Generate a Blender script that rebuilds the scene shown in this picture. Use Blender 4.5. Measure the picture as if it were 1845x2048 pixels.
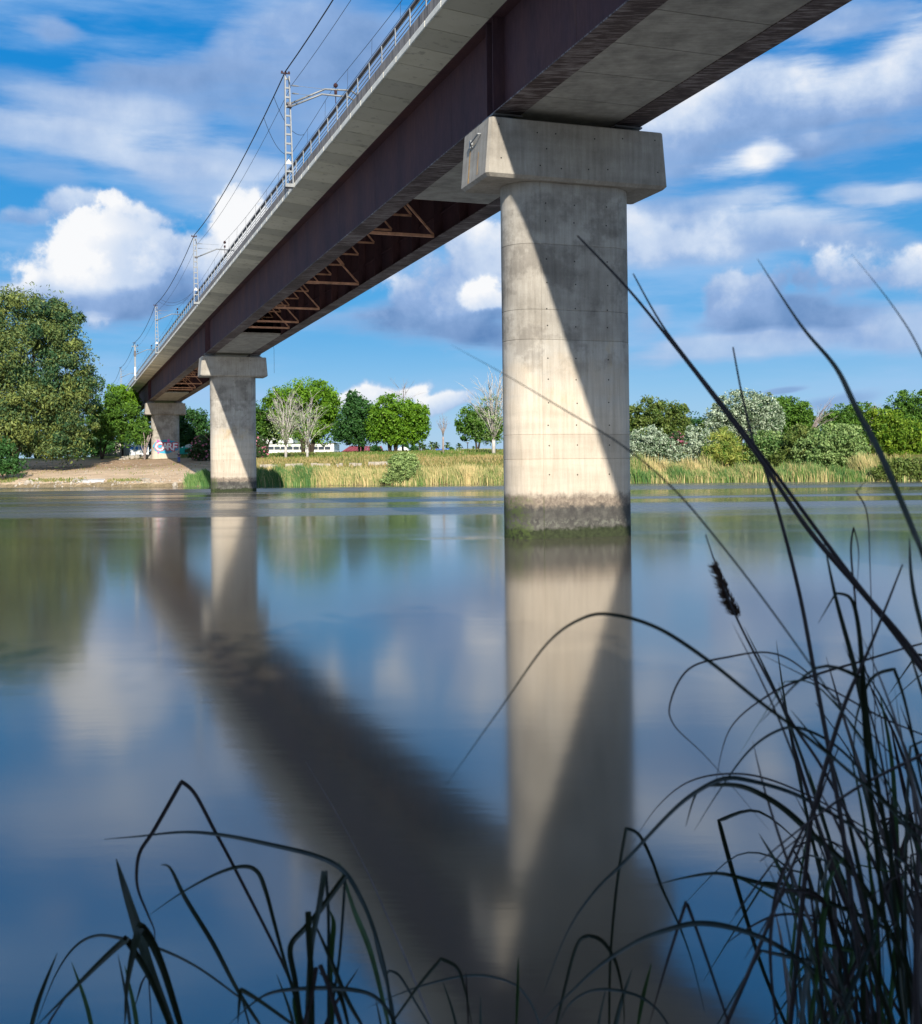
import bpy, math, random
import numpy as np
from mathutils import Vector, Matrix
random.seed(7)
rng = np.random.default_rng(11)
for ob in list(bpy.data.objects):
    bpy.data.objects.remove(ob)
SC = bpy.context.scene
COL = SC.collection

# ------------------------------------------------------------------ camera
FPX, U0, V0 = 2273.48, 922.5, 902.97          # focal length and principal point in photo pixels (1845 x 2048)
CAMH, ROLL, PITCH = 2.6176, -0.0112, 0.0114
CP = np.array([0.0, 0.0, CAMH])
FW = np.array([0, math.cos(PITCH), math.sin(PITCH)])
ZU = np.array([0, -math.sin(PITCH), math.cos(PITCH)])
RT = math.cos(ROLL)*np.array([1.0, 0, 0]) + math.sin(ROLL)*ZU
UP = -math.sin(ROLL)*np.array([1.0, 0, 0]) + math.cos(ROLL)*ZU
cam = bpy.data.cameras.new('camera')
camo = bpy.data.objects.new('camera', cam); COL.objects.link(camo)
camo.matrix_world = Matrix(((RT[0], UP[0], -FW[0], CP[0]), (RT[1], UP[1], -FW[1], CP[1]), (RT[2], UP[2], -FW[2], CP[2]), (0, 0, 0, 1)))
cam.sensor_fit = 'HORIZONTAL'; cam.sensor_width = 36.0
cam.lens = FPX/1845*36.0
cam.shift_x = 0.0; cam.shift_y = -(1024-V0)/1845
cam.clip_start = 0.1; cam.clip_end = 9000
cam.dof.use_dof = True; cam.dof.focus_distance = 36.0; cam.dof.aperture_fstop = 9.5
SC.camera = camo

def at(u, v, Y):
    """world point on the sight line of a photo pixel, Y metres in front of the camera"""
    d = FW + RT*(u-U0)/FPX + UP*(V0-v)/FPX
    return CP + d*(Y/d[1])
def azel(u, v):
    d = FW + RT*(u-U0)/FPX + UP*(V0-v)/FPX
    d = d/np.linalg.norm(d)
    return math.atan2(d[0], d[1]), math.asin(d[2])

# bridge frame: s along the bridge (away from the camera), t across, z up
PHI, GRAD = 0.3384, 0.0037
AH = np.array([-math.sin(PHI), math.cos(PHI), 0.0])
A = np.array([-math.sin(PHI), math.cos(PHI), -GRAD])
T = np.array([math.cos(PHI), math.sin(PHI), 0.0])
O1 = np.array([3.8313, 41.0, 0.0])
def BR(s, t, z): return O1 + A*s + T*t + np.array([0, 0, z])

# ------------------------------------------------------------------ sky and sun
world = bpy.data.worlds.new('World'); SC.world = world; world.use_nodes = True
SUNV = -(0.351*T + 1.95*AH) + np.array([0, 0, 1.0])
SUNV = SUNV/np.linalg.norm(SUNV)
SUN_EL = math.asin(SUNV[2]); SUN_AZ = math.atan2(SUNV[0], SUNV[1])
SKY_STRENGTH = 0.10
EXPOSURE = 0.42
# the clouds of the view: u, v, half width, half height, tilt, edge noise, opacity, brightness, top-to-base contrast, softness
CLOUDS = [
    (330, 190, 330, 90, -6, .62, .70, .34, .25, 1.0),
    (160, 290, 260, 44, 12, .6, .75, .64, .15, .9),
    (470, 330, 220, 40, 8, .6, .7, .66, .15, .9),
    (1420, 420, 260, 40, -6, .66, .8, .56, .25, .8),
    (1760, 380, 150, 26, 2, .66, .8, .60, .25, .8),
    (1700, 220, 220, 50, -8, .66, .85, .50, .4, .8),
    (1450, 250, 170, 44, -16, .66, .8, .58, .4, .8),
    (200, 225, 320, 66, 14, .5, .65, .60, .05, 1.0),
    (420, 370, 340, 80, 14, .5, .70, .62, .05, 1.0),
    (80, 350, 120, 44, 10, .5, .40, .52, .05, 1.0),
    (290, 150, 200, 50, -8, .6, .80, .26, .15, 1.0),
    (120, 45, 80, 32, 0, .6, .80, .44, .3, .9),
    (640, 90, 250, 150, 0, .5, .90, .34, .25, 1.0),
    (450, 115, 95, 64, 0, .6, .75, .46, .15, 1.0),
    (600, 280, 210, 70, 0, .5, .60, .28, .1, 1.0),
    (560, 420, 150, 56, -10, .6, .85, .32, .2, .9),
    (124, 408, 74, 32, 0, .7, .90, .60, .6, .7),
    (42, 430, 54, 22, 0, .7, .75, .48, .5, .8),
    (290, 560, 310, 78, -3, .6, .97, .38, .6, .8),
    (100, 545, 180, 52, -24, .70, 1.0, .88, .6, .5),
    (235, 508, 260, 90, -15, .70, 1.0, .84, .75, .5),
    (390, 490, 235, 76, 3, .70, 1.0, .84, .75, .5),
    (60, 556, 150, 34, -14, .7, .95, .84, .6, .5),
    (300, 440, 130, 44, 0, .72, 1.0, .90, .4, .5),
    (300, 588, 240, 34, -2, .6, .80, .22, .2, .9),
    (900, 630, 280, 80, -4, .6, .95, .34, .5, .85),
    (930, 550, 220, 104, -18, .8, .98, .64, .65, .5),
    (800, 605, 110, 42, -32, .75, .92, .56, .5, .5),
    (960, 490, 140, 52, -10, .75, .95, .76, .4, .5),
    (995, 582, 84, 40, 0, .75, .98, .92, .45, .5),
    (960, 655, 170, 36, 0, .6, .8, .20, .2, .9),
    (1560, 240, 430, 190, -6, .62, .90, .38, .35, 1.0),
    (1340, 300, 140, 130, -20, .6, .75, .44, .2, 1.0),
    (1660, 300, 260, 60, -4, .6, .75, .26, .15, 1.0),
    (1490, 180, 240, 84, -20, .62, .95, .78, .6, 1.0),
    (1790, 130, 200, 105, -16, .62, .95, .74, .5, 1.0),
    (1640, 40, 200, 46, 0, .6, .85, .24, .1, 1.0),
    (1525, 330, 125, 56, -12, .64, .97, .92, .4, .9),
    (1660, 285, 90, 34, 0, .6, .8, .60, .3, .9),
    (1480, 470, 420, 70, -3, .68, .88, .60, .3, .8),
    (1330, 500, 170, 58, 0, .7, .88, .70, .2, .8),
    (1720, 480, 260, 56, 4, .65, .82, .44, .15, .9),
    (1600, 630, 240, 60, 3, .6, .95, .30, .45, .75),
    (1590, 580, 200, 62, -12, .8, .95, .52, .6, .6),
    (1740, 545, 190, 66, -4, .75, .95, .62, .55, .65),
    (1470, 600, 90, 54, 0, .75, .92, .44, .5, .5),
    (1500, 697, 300, 34, -4, .5, .80, .64, .1, .8),
    (1830, 655, 130, 64, 0, .6, .8, .56, .15, .9),
    (752, 775, 84, 32, -16, .75, 1.0, .86, .55, .5),
    (875, 785, 70, 22, -16, .7, .9, .66, .5, .6),
    (1585, 768, 50, 9, -6, .5, .75, .22, .1, .8),
    (1690, 792, 105, 20, -6, .5, .70, .24, .1, .9),
    (1290, 640, 80, 50, 0, .6, .6, .60, .1, 1.0),
]
def build_world():
    nt = world.node_tree; N = nt.nodes; L = nt.links; N.clear()
    out = N.new('ShaderNodeOutputWorld'); bg = N.new('ShaderNodeBackground')
    bg.inputs['Strength'].default_value = SKY_STRENGTH
    L.new(bg.outputs[0], out.inputs['Surface'])
    def setin(sock, v):
        if isinstance(v, (int, float, tuple)): sock.default_value = v
        else: L.new(v, sock)
    def M(op, a, b=0.0, c=None, clamp=False):
        n = N.new('ShaderNodeMath'); n.operation = op; n.use_clamp = clamp
        setin(n.inputs[0], a); setin(n.inputs[1], b)
        if c is not None: setin(n.inputs[2], c)
        return n.outputs[0]
    def VM(op, a, b=(0, 0, 0)):
        n = N.new('ShaderNodeVectorMath'); n.operation = op
        setin(n.inputs[0], a); setin(n.inputs[1], b)
        return n.outputs['Value'] if op in ('LENGTH', 'DOT_PRODUCT') else n.outputs[0]
    def SCALE(a, f):
        n = N.new('ShaderNodeVectorMath'); n.operation = 'SCALE'; L.new(a, n.inputs[0]); setin(n.inputs['Scale'], f)
        return n.outputs[0]
    def MIX(f, a, b):
        n = N.new('ShaderNodeMix'); n.data_type = 'RGBA'
        setin(n.inputs[0], f); setin(n.inputs[6], a); setin(n.inputs[7], b)
        return n.outputs[2]
    def SMOOTH(v, lo, hi, to0=0.0, to1=1.0):
        n = N.new('ShaderNodeMapRange'); n.interpolation_type = 'SMOOTHSTEP'
        setin(n.inputs[0], v); n.inputs[1].default_value = lo; n.inputs[2].default_value = hi
        n.inputs[3].default_value = to0; n.inputs[4].default_value = to1
        return n.outputs[0]
    def NOISE(vec, scale, detail=5.0, rough=0.55, color=False, dist=0.0):
        n = N.new('ShaderNodeTexNoise'); setin(n.inputs['Vector'], vec)
        n.inputs['Scale'].default_value = scale; n.inputs['Detail'].default_value = detail; n.inputs['Roughness'].default_value = rough
        n.inputs['Distortion'].default_value = dist
        return n.outputs['Color'] if color else n.outputs[0]
    sky = N.new('ShaderNodeTexSky'); sky.sky_type = 'NISHITA'; sky.sun_disc = False
    sky.sun_elevation = SUN_EL; sky.sun_rotation = SUN_AZ % (2*math.pi)
    sky.altitude = 0; sky.air_density = 1.0; sky.dust_density = 0.4; sky.ozone_density = 3.0
    hsv = N.new('ShaderNodeHueSaturation'); hsv.inputs['Saturation'].default_value = 1.62; hsv.inputs['Value'].default_value = 1.30
    hsv.inputs['Hue'].default_value = 0.494
    L.new(sky.outputs[0], hsv.inputs['Color'])
    tc = N.new('ShaderNodeTexCoord'); D = tc.outputs['Generated']
    sx = N.new('ShaderNodeSeparateXYZ'); L.new(D, sx.inputs[0])
    az = M('ARCTAN2', sx.outputs[0], sx.outputs[1]); el = M('ARCSINE', sx.outputs[2])
    cb = N.new('ShaderNodeCombineXYZ'); L.new(az, cb.inputs[0]); L.new(el, cb.inputs[1])
    P = cb.outputs[0]
    # turbulence on the sphere of directions (no seam): billows, and streaks drawn out by the wind
    bil = NOISE(D, 12.0, 8.0, 0.57)
    st = N.new('ShaderNodeMapping'); st.inputs['Scale'].default_value = (0.55, 1.0, 3.2); st.inputs['Rotation'].default_value = (0, math.radians(-12), 0)
    L.new(D, st.inputs[0])
    strk = NOISE(st.outputs[0], 8.0, 7.0, 0.58)
    strk2 = NOISE(st.outputs[0], 3.3, 5.0, 0.52)
    warp = VM('SUBTRACT', NOISE(D, 7.0, 3.0, 0.5, True), (0.5, 0.5, 0.5))
    PW = VM('ADD', P, SCALE(warp, 0.085))
    PW2 = VM('ADD', P, VM('MULTIPLY', warp, (.13, .05, 0)))
    k = 1.0/SKY_STRENGTH/2**EXPOSURE
    def col(r, g, b): return (r*k, g*k, b*k, 1.0)
    cur = hsv.outputs[0]
    low = SMOOTH(el, 0.30, 0.80, 1.0, 0.0)
    tone = MIX(SMOOTH(el, 0.0, 0.14), col(0.31, 0.53, 0.82), col(0.085, 0.34, 0.70))
    tone = MIX(SMOOTH(el, 0.12, 0.36), tone, col(0.012, 0.225, 0.63))
    cur = MIX(M('MULTIPLY', low, 0.88), cur, tone)
    veil = SMOOTH(M('ADD', M('MULTIPLY', strk, 0.55), M('MULTIPLY', strk2, 0.55)), 0.47, 0.72)
    cur = MIX(M('MULTIPLY', veil, 0.70), cur, col(0.38, 0.58, 0.88))
    # scattered cumulus over the rest of the sky (above the photograph's field and behind the camera)
    gen = SMOOTH(M('ADD', M('MULTIPLY', strk2, 0.5), M('MULTIPLY', bil, 0.6)), 0.51, 0.62)
    away = M('MAXIMUM', SMOOTH(el, 0.60, 0.85), SMOOTH(M('ABSOLUTE', az), 0.50, 0.80))
    away = M('MULTIPLY', away, SMOOTH(el, 0.02, 0.10))
    cur = MIX(M('MULTIPLY', M('MULTIPLY', gen, away), 0.85), cur, MIX(SMOOTH(bil, 0.40, 0.62), col(0.38, 0.52, 0.78), col(0.92, 0.94, 0.97)))
    G = CLOUDS
    cb_, cd_ = 0.5, 0.0
    for (u, v, ru, rv, tilt, edge, opa, bri, con, soft) in G:
        a0, e0 = azel(u, v)
        mp = N.new('ShaderNodeMapping'); mp.vector_type = 'TEXTURE'
        mp.inputs['Location'].default_value = (a0, e0, 0); mp.inputs['Rotation'].default_value = (0, 0, math.radians(-tilt))
        mp.inputs['Scale'].default_value = (ru/FPX, rv/FPX, 1)
        L.new(PW if edge >= .7 else PW2, mp.inputs[0])
        q = VM('MULTIPLY', mp.outputs[0], (1, 1, 0))
        r = VM('LENGTH', q)
        e = M('MULTIPLY_ADD', M('SUBTRACT', bil if edge >= .7 else strk, 0.5), edge*(4.4 if edge >= .7 else 2.6), M('SUBTRACT', 1.0, r))
        den = M('MULTIPLY', SMOOTH(e, 0.0, 0.15+0.58*soft), opa)
        b = M('MULTIPLY_ADD', VM('DOT_PRODUCT', q, (0, 1, 0)), con*0.50, bri)
        b = M('MULTIPLY_ADD', M('SUBTRACT', bil, 0.5), 1.7*con+0.8, b)
        # lay this cloud over the ones behind it (brightness and cover)
        cb_ = M('MULTIPLY_ADD', M('SUBTRACT', b, cb_), den, cb_)
        cd_ = M('MULTIPLY_ADD', M('SUBTRACT', 1.0, cd_), den, cd_)
    ra = N.new('ShaderNodeValToRGB'); L.new(cb_, ra.inputs[0])
    ra.color_ramp.elements[0].position = 0.0; ra.color_ramp.elements[0].color = (0.11, 0.235, 0.49, 1)
    ra.color_ramp.elements[1].position = 1.0; ra.color_ramp.elements[1].color = (0.95, 0.96, 0.98, 1)
    m = ra.color_ramp.elements.new(0.42); m.color = (0.29, 0.44, 0.73, 1)
    m = ra.color_ramp.elements.new(0.72); m.color = (0.60, 0.71, 0.89, 1)
    cur = MIX(cd_, cur, SCALE(ra.outputs[0], k))
    L.new(cur, bg.inputs['Color'])
build_world()
world.cycles.sampling_method = 'MANUAL'; world.cycles.sample_map_resolution = 512
sun = bpy.data.lights.new('sun', 'SUN'); sun.energy = 5.0; sun.angle = math.radians(0.5); sun.color = (1.0, 0.92, 0.80)
suno = bpy.data.objects.new('sun', sun); COL.objects.link(suno)
suno.rotation_euler = Vector(SUNV).to_track_quat('Z', 'Y').to_euler(); suno.location = (0, -30, 60)
SC.view_settings.view_transform = 'Standard'; SC.view_settings.look = 'None'
SC.view_settings.exposure = EXPOSURE; SC.view_settings.gamma = 1.0; SC.view_settings.use_curve_mapping = False
SC.cycles.max_bounces = 6; SC.cycles.transparent_max_bounces = 4

# ------------------------------------------------------------------ object helpers
def tag(o, label=None, cat=None, group=None, kind=None):
    if label: o['label'] = label
    if cat: o['category'] = cat
    if group: o['group'] = group
    if kind: o['kind'] = kind
    return o
def empty(name, loc, label, cat, group=None):
    o = bpy.data.objects.new(name, None); COL.objects.link(o)
    o.location = Vector(loc); o.empty_display_size = 0.3
    return tag(o, label, cat, group)
def wloc(o):
    p = np.array(o.location)
    return p + wloc(o.parent) if o.parent else p
def link(name, me, mat=None, parent=None, loc=None):
    o = bpy.data.objects.new(name, me); COL.objects.link(o)
    if mat is not None and not me.materials: me.materials.append(mat)
    if parent is not None: o.parent = parent
    if loc is not None: o.location = Vector(loc)
    return o
class MB:
    def __init__(s): s.v = []; s.f = []
    def add(s, V, F):
        b = len(s.v); s.v += [tuple(map(float, p)) for p in V]; s.f += [tuple(i+b for i in f) for f in F]
    def hexa(s, P):   # 8 corners: bottom ring 0-3, top ring 4-7
        s.add(P, [(3, 2, 1, 0), (4, 5, 6, 7), (0, 1, 5, 4), (1, 2, 6, 5), (2, 3, 7, 6), (3, 0, 4, 7)])
    def box(s, c, ex, ey, ez):   # centre and three half-axis vectors
        c, ex, ey, ez = map(np.asarray, (c, ex, ey, ez))
        s.hexa([c-ex-ey-ez, c+ex-ey-ez, c+ex+ey-ez, c-ex+ey-ez, c-ex-ey+ez, c+ex-ey+ez, c+ex+ey+ez, c-ex+ey+ez])
    def bbox(s, s0, s1, t0, t1, z0, z1):   # box in the bridge frame
        s.hexa([BR(s0, t0, z0), BR(s1, t0, z0), BR(s1, t1, z0), BR(s0, t1, z0), BR(s0, t0, z1), BR(s1, t0, z1), BR(s1, t1, z1), BR(s0, t1, z1)][0:8])
    def bar(s, p, q, w, h=None, up=(0, 0, 1)):
        p, q = np.asarray(p, float), np.asarray(q, float); h = h or w
        d = q-p; l = np.linalg.norm(d); d = d/l; x = np.cross(d, up)
        if np.linalg.norm(x) < 1e-4: x = np.cross(d, (1, 0, 0))
        x = x/np.linalg.norm(x); y = np.cross(x, d)
        s.box((p+q)/2, d*l/2, x*w/2, y*h/2)
    def prism(s, poly, d):   # closed polygon (3D points, counted) pushed along d
        n = len(poly); P = [np.asarray(p) for p in poly]; d = np.asarray(d)
        s.add(P+[p+d for p in P], [tuple(range(n))[::-1], tuple(range(n, 2*n))]+[(i, (i+1) % n, (i+1) % n+n, i+n) for i in range(n)])
    def tube(s, path, rad, n=6, cap=True):
        path = [np.asarray(p, float) for p in path]
        if not hasattr(rad, '__len__'): rad = [rad]*len(path)
        b = len(s.v); prev = None
        for i, p in enumerate(path):
            d = path[min(i+1, len(path)-1)]-path[max(i-1, 0)]; d = d/(np.linalg.norm(d)+1e-9)
            x = prev if prev is not None else (np.cross(d, (0, 0, 1)) if abs(d[2]) < .95 else np.cross(d, (1, 0, 0)))
            x = x-d*np.dot(x, d); x = x/(np.linalg.norm(x)+1e-9); prev = x; y = np.cross(d, x)
            for k in range(n):
                a = 2*math.pi*k/n; s.v.append(tuple(p+rad[i]*(math.cos(a)*x+math.sin(a)*y)))
        for i in range(len(path)-1):
            for k in range(n):
                s.f.append((b+i*n+k, b+i*n+(k+1) % n, b+(i+1)*n+(k+1) % n, b+(i+1)*n+k))
        if cap:
            s.f.append(tuple(b+k for k in range(n))[::-1]); s.f.append(tuple(b+(len(path)-1)*n+k for k in range(n)))
    def mesh(s, name, off=(0, 0, 0), smooth=False):
        me = bpy.data.meshes.new(name); off = np.asarray(off)
        me.from_pydata([tuple(np.asarray(p)-off) for p in s.v], [], s.f); me.validate(); me.update()
        if smooth: me.polygons.foreach_set('use_smooth', [True]*len(me.polygons))
        return me
    def build(s, name, mat, parent=None, smooth=False, loc=None):
        off = wloc(parent) if parent is not None else np.zeros(3)
        if loc is not None:
            me = s.mesh(name, np.asarray(loc), smooth); o = link(name, me, mat, parent, np.asarray(loc)-off)
        else:
            me = s.mesh(name, off, smooth); o = link(name, me, mat, parent)
        return o
def npmesh(name, V, F, tint=None):
    me = bpy.data.meshes.new(name); V = np.asarray(V, np.float32); F = np.asarray(F, np.int32)
    k = F.shape[1]
    me.vertices.add(len(V)); me.vertices.foreach_set('co', V.ravel())
    me.loops.add(F.size); me.loops.foreach_set('vertex_index', F.ravel())
    me.polygons.add(len(F)); me.polygons.foreach_set('loop_start', np.arange(0, F.size, k, dtype=np.int32))
    if tint is not None:
        at_ = me.attributes.new('tint', 'FLOAT', 'FACE'); at_.data.foreach_set('value', np.asarray(tint, np.float32))
    me.update(calc_edges=True); me.validate()
    return me

# ------------------------------------------------------------------ materials
def newmat(name):
    m = bpy.data.materials.new(name); m.use_nodes = True
    nt = m.node_tree; b = nt.nodes['Principled BSDF']
    return m, nt, nt.nodes, nt.links, b
def ramp(N, L, fac, stops):
    r = N.new('ShaderNodeValToRGB'); L.new(fac, r.inputs[0]); el = r.color_ramp.elements
    el[0].position, el[0].color = stops[0][0], (*stops[0][1], 1)
    el[1].position, el[1].color = stops[-1][0], (*stops[-1][1], 1)
    for p, c in stops[1:-1]:
        e = el.new(p); e.color = (*c, 1)
    return r.outputs[0]
def noise(N, L, vec, scale, detail=5, rough=.55, sc3=None, rot=None):
    if sc3 is not None:
        mp = N.new('ShaderNodeMapping'); mp.inputs['Scale'].default_value = sc3
        if rot: mp.inputs['Rotation'].default_value = rot
        L.new(vec, mp.inputs[0]); vec = mp.outputs[0]
    n = N.new('ShaderNodeTexNoise'); L.new(vec, n.inputs['Vector'])
    n.inputs['Scale'].default_value = scale; n.inputs['Detail'].default_value = detail; n.inputs['Roughness'].default_value = rough
    return n.outputs[0]
def mixc(N, L, f, a, b, mode='MIX'):
    n = N.new('ShaderNodeMix'); n.data_type = 'RGBA'; n.blend_type = mode
    for s, v in ((n.inputs[0], f), (n.inputs[6], a), (n.inputs[7], b)):
        if isinstance(v, (int, float)): s.default_value = v
        elif isinstance(v, tuple): s.default_value = (*v, 1) if len(v) == 3 else v
        else: L.new(v, s)
    return n.outputs[2]
def mth(N, L, op, a, b=0.0, clamp=False):
    n = N.new('ShaderNodeMath'); n.operation = op; n.use_clamp = clamp
    for s, v in ((n.inputs[0], a), (n.inputs[1], b)):
        if isinstance(v, (int, float)): s.default_value = v
        else: L.new(v, s)
    return n.outputs[0]
def mrange(N, L, v, a, b, c=0.0, d=1.0):
    n = N.new('ShaderNodeMapRange'); n.interpolation_type = 'SMOOTHSTEP'; L.new(v, n.inputs[0])
    n.inputs[1].default_value = a; n.inputs[2].default_value = b; n.inputs[3].default_value = c; n.inputs[4].default_value = d
    return n.outputs[0]
def bump(N, L, h, b, strength=.3, dist=.01):
    n = N.new('ShaderNodeBump'); n.inputs['Strength'].default_value = strength; n.inputs['Distance'].default_value = dist
    L.new(h, n.inputs['Height']); L.new(n.outputs[0], b.inputs['Normal'])
def pos(N): return N.new('ShaderNodeNewGeometry').outputs['Position']
def simple(name, c, rough=.6, metal=0.0, var=.15, scale=3.0, sc3=None):
    m, nt, N, L, b = newmat(name)
    n = noise(N, L, pos(N), scale, sc3=sc3)
    lo = tuple(x*(1-var) for x in c); hi = tuple(min(1, x*(1+var)) for x in c)
    L.new(ramp(N, L, n, [(.3, lo), (.7, hi)]), b.inputs['Base Color'])
    b.inputs['Roughness'].default_value = rough; b.inputs['Metallic'].default_value = metal
    return m
def mat_concrete(name, pier=False):
    m, nt, N, L, b = newmat(name); P = pos(N)
    big = noise(N, L, P, .9, 6, .62)
    vert = noise(N, L, P, 7.0, 6, .65, (1, 1, .07))
    horz = noise(N, L, P, 1.0, 4, .55, (.18, .18, 2.2))
    fine = noise(N, L, P, 26, 3, .6)
    base = ramp(N, L, big, [(.30, (.37, .345, .30)), (.46, (.47, .44, .385)), (.62, (.54, .51, .45)), (.75, (.60, .57, .50))])
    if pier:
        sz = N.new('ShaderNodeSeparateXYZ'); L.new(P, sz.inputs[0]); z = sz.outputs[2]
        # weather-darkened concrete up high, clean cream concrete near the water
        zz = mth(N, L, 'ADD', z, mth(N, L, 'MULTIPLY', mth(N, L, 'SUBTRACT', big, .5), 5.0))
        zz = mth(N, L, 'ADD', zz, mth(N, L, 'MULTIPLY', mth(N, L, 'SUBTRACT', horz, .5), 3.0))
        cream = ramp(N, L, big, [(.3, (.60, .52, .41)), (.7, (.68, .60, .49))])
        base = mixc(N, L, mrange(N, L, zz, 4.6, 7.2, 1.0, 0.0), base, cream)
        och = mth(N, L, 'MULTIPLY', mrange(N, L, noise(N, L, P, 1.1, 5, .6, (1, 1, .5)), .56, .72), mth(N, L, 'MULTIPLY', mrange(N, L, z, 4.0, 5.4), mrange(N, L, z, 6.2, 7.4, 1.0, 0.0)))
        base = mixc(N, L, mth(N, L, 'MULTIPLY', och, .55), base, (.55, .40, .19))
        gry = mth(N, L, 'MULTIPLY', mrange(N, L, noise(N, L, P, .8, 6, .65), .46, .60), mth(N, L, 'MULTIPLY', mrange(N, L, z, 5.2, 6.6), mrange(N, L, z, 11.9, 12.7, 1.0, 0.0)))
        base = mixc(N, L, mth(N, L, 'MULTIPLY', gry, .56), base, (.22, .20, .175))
    base = mixc(N, L, .50, base, ramp(N, L, vert, [(.34, (.60, .59, .57)), (.62, (1.0, 1.0, 1.0))]), 'MULTIPLY')
    base = mixc(N, L, .30, base, ramp(N, L, horz, [(.35, (.6, .6, .6)), (.6, (1, 1, 1))]), 'MULTIPLY')
    base = mixc(N, L, .25, base, ramp(N, L, fine, [(.3, (.7, .7, .7)), (.6, (1, 1, 1))]), 'MULTIPLY')
    if pier:
        # each pour came out a little lighter or darker
        oi = N.new('ShaderNodeObjectInfo')
        base = mixc(N, L, 1.0, base, ramp(N, L, oi.outputs['Random'], [(0.0, (.80, .79, .78)), (1.0, (1.0, 1.0, 1.0))]), 'MULTIPLY')
        # tide band: brownish silt, dark grey below it, pale scour marks and a weed line at the water
        nz = noise(N, L, P, 2.0, 8, .66); nf = noise(N, L, P, 7.0, 6, .7)
        jag = mth(N, L, 'ADD', z, mth(N, L, 'MULTIPLY', mth(N, L, 'SUBTRACT', nz, .5), .55))
        jag = mth(N, L, 'ADD', jag, mth(N, L, 'MULTIPLY', mth(N, L, 'SUBTRACT', nf, .5), .28))
        mud = ramp(N, L, nf, [(.32, (.10, .08, .065)), (.5, (.18, .145, .115)), (.66, (.29, .24, .18))])
        base = mixc(N, L, mrange(N, L, jag, 1.36, 1.66, .90, 0.0), base, mud)
        dk = ramp(N, L, nz, [(.30, (.028, .027, .030)), (.5, (.060, .060, .056)), (.7, (.115, .115, .10))])
        base = mixc(N, L, mrange(N, L, jag, .98, 1.26, .93, 0.0), base, dk)
        sc_ = mth(N, L, 'MULTIPLY', mrange(N, L, jag, .36, .50), mrange(N, L, jag, .55, .80, 1.0, 0.0))
        sc_ = mth(N, L, 'MULTIPLY', sc_, mrange(N, L, nf, .46, .60))
        base = mixc(N, L, mth(N, L, 'MULTIPLY', sc_, .40), base, (.22, .23, .185))
        base = mixc(N, L, mrange(N, L, jag, .28, .42, .95, 0.0), base, ramp(N, L, nf, [(.35, (.016, .022, .010)), (.65, (.040, .052, .022))]))
        tx = N.new('ShaderNodeVectorMath'); tx.operation = 'DOT_PRODUCT'; L.new(N.new('ShaderNodeNewGeometry').outputs['Normal'], tx.inputs[0]); tx.inputs[1].default_value = tuple(-T)
        moss = mth(N, L, 'MULTIPLY', mrange(N, L, mth(N, L, 'ADD', tx.outputs['Value'], mth(N, L, 'MULTIPLY', mth(N, L, 'SUBTRACT', nz, .5), 1.6)), .30, .75), mth(N, L, 'MULTIPLY', mrange(N, L, jag, 1.35, 1.6, 1, 0), mrange(N, L, nf, .40, .56)))
        base = mixc(N, L, mth(N, L, 'MULTIPLY', moss, .75), base, (.060, .088, .022))
    L.new(base, b.inputs['Base Color']); b.inputs['Roughness'].default_value = .9
    b.inputs['Specular IOR Level'].default_value = .25
    bump(N, L, mth(N, L, 'ADD', fine, mth(N, L, 'MULTIPLY', big, .6)), b, .25, .012)
    return m
M = {}
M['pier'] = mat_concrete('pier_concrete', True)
M['concrete'] = mat_concrete('plain_concrete')
def mat_panel(name, dark=0.0):
    m, nt, N, L, b = newmat(name); P = pos(N)
    oi = N.new('ShaderNodeObjectInfo')
    n1 = noise(N, L, P, .7, 5, .6); n2 = noise(N, L, P, 2.0, 4, .6, (1, 1, 1))
    c = ramp(N, L, n1, [(.3, (.68, .68, .54)), (.7, (.80, .80, .67))])
    c = mixc(N, L, mth(N, L, 'MULTIPLY', oi.outputs['Random'], .75), c, (.40, .41, .35))
    c = mixc(N, L, mth(N, L, 'MULTIPLY', mrange(N, L, n2, .56, .68), .45), c, (.22, .22, .19))
    L.new(c, b.inputs['Base Color']); b.inputs['Roughness'].default_value = .85; b.inputs['Specular IOR Level'].default_value = .25
    bump(N, L, n2, b, .1, .01)
    return m
M['panel'] = mat_panel('precast_panel_concrete')
def mat_slab():
    m, nt, N, L, b = newmat('slab_concrete'); P = pos(N)
    n1 = noise(N, L, P, 1.2, 6, .65)
    rot = (0, 0, -PHI)
    n2 = noise(N, L, P, 5.0, 4, .6, (.25, 3.0, 1), None)
    c = ramp(N, L, n1, [(.3, (.26, .255, .23)), (.55, (.40, .39, .35)), (.75, (.52, .51, .46))])
    c = mixc(N, L, .5, c, ramp(N, L, n2, [(.3, (.55, .55, .55)), (.65, (1, 1, 1))]), 'MULTIPLY')
    L.new(c, b.inputs['Base Color']); b.inputs['Roughness'].default_value = .9
    return m
M['slab'] = mat_slab()
def mat_parapet():
    m, nt, N, L, b = newmat('streaked_parapet_concrete'); P = pos(N)
    v = noise(N, L, P, 4.0, 5, .65, (1, 1, .08)); n1 = noise(N, L, P, .6, 4, .5)
    c = ramp(N, L, v, [(.32, (.09, .086, .088)), (.48, (.22, .205, .195)), (.66, (.34, .31, .29))])
    c = mixc(N, L, .3, c, ramp(N, L, n1, [(.3, (.6, .52, .45)), (.7, (1, 1, 1))]), 'MULTIPLY')
    L.new(c, b.inputs['Base Color']); b.inputs['Roughness'].default_value = .9
    return m
M['parapet'] = mat_parapet()
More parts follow.
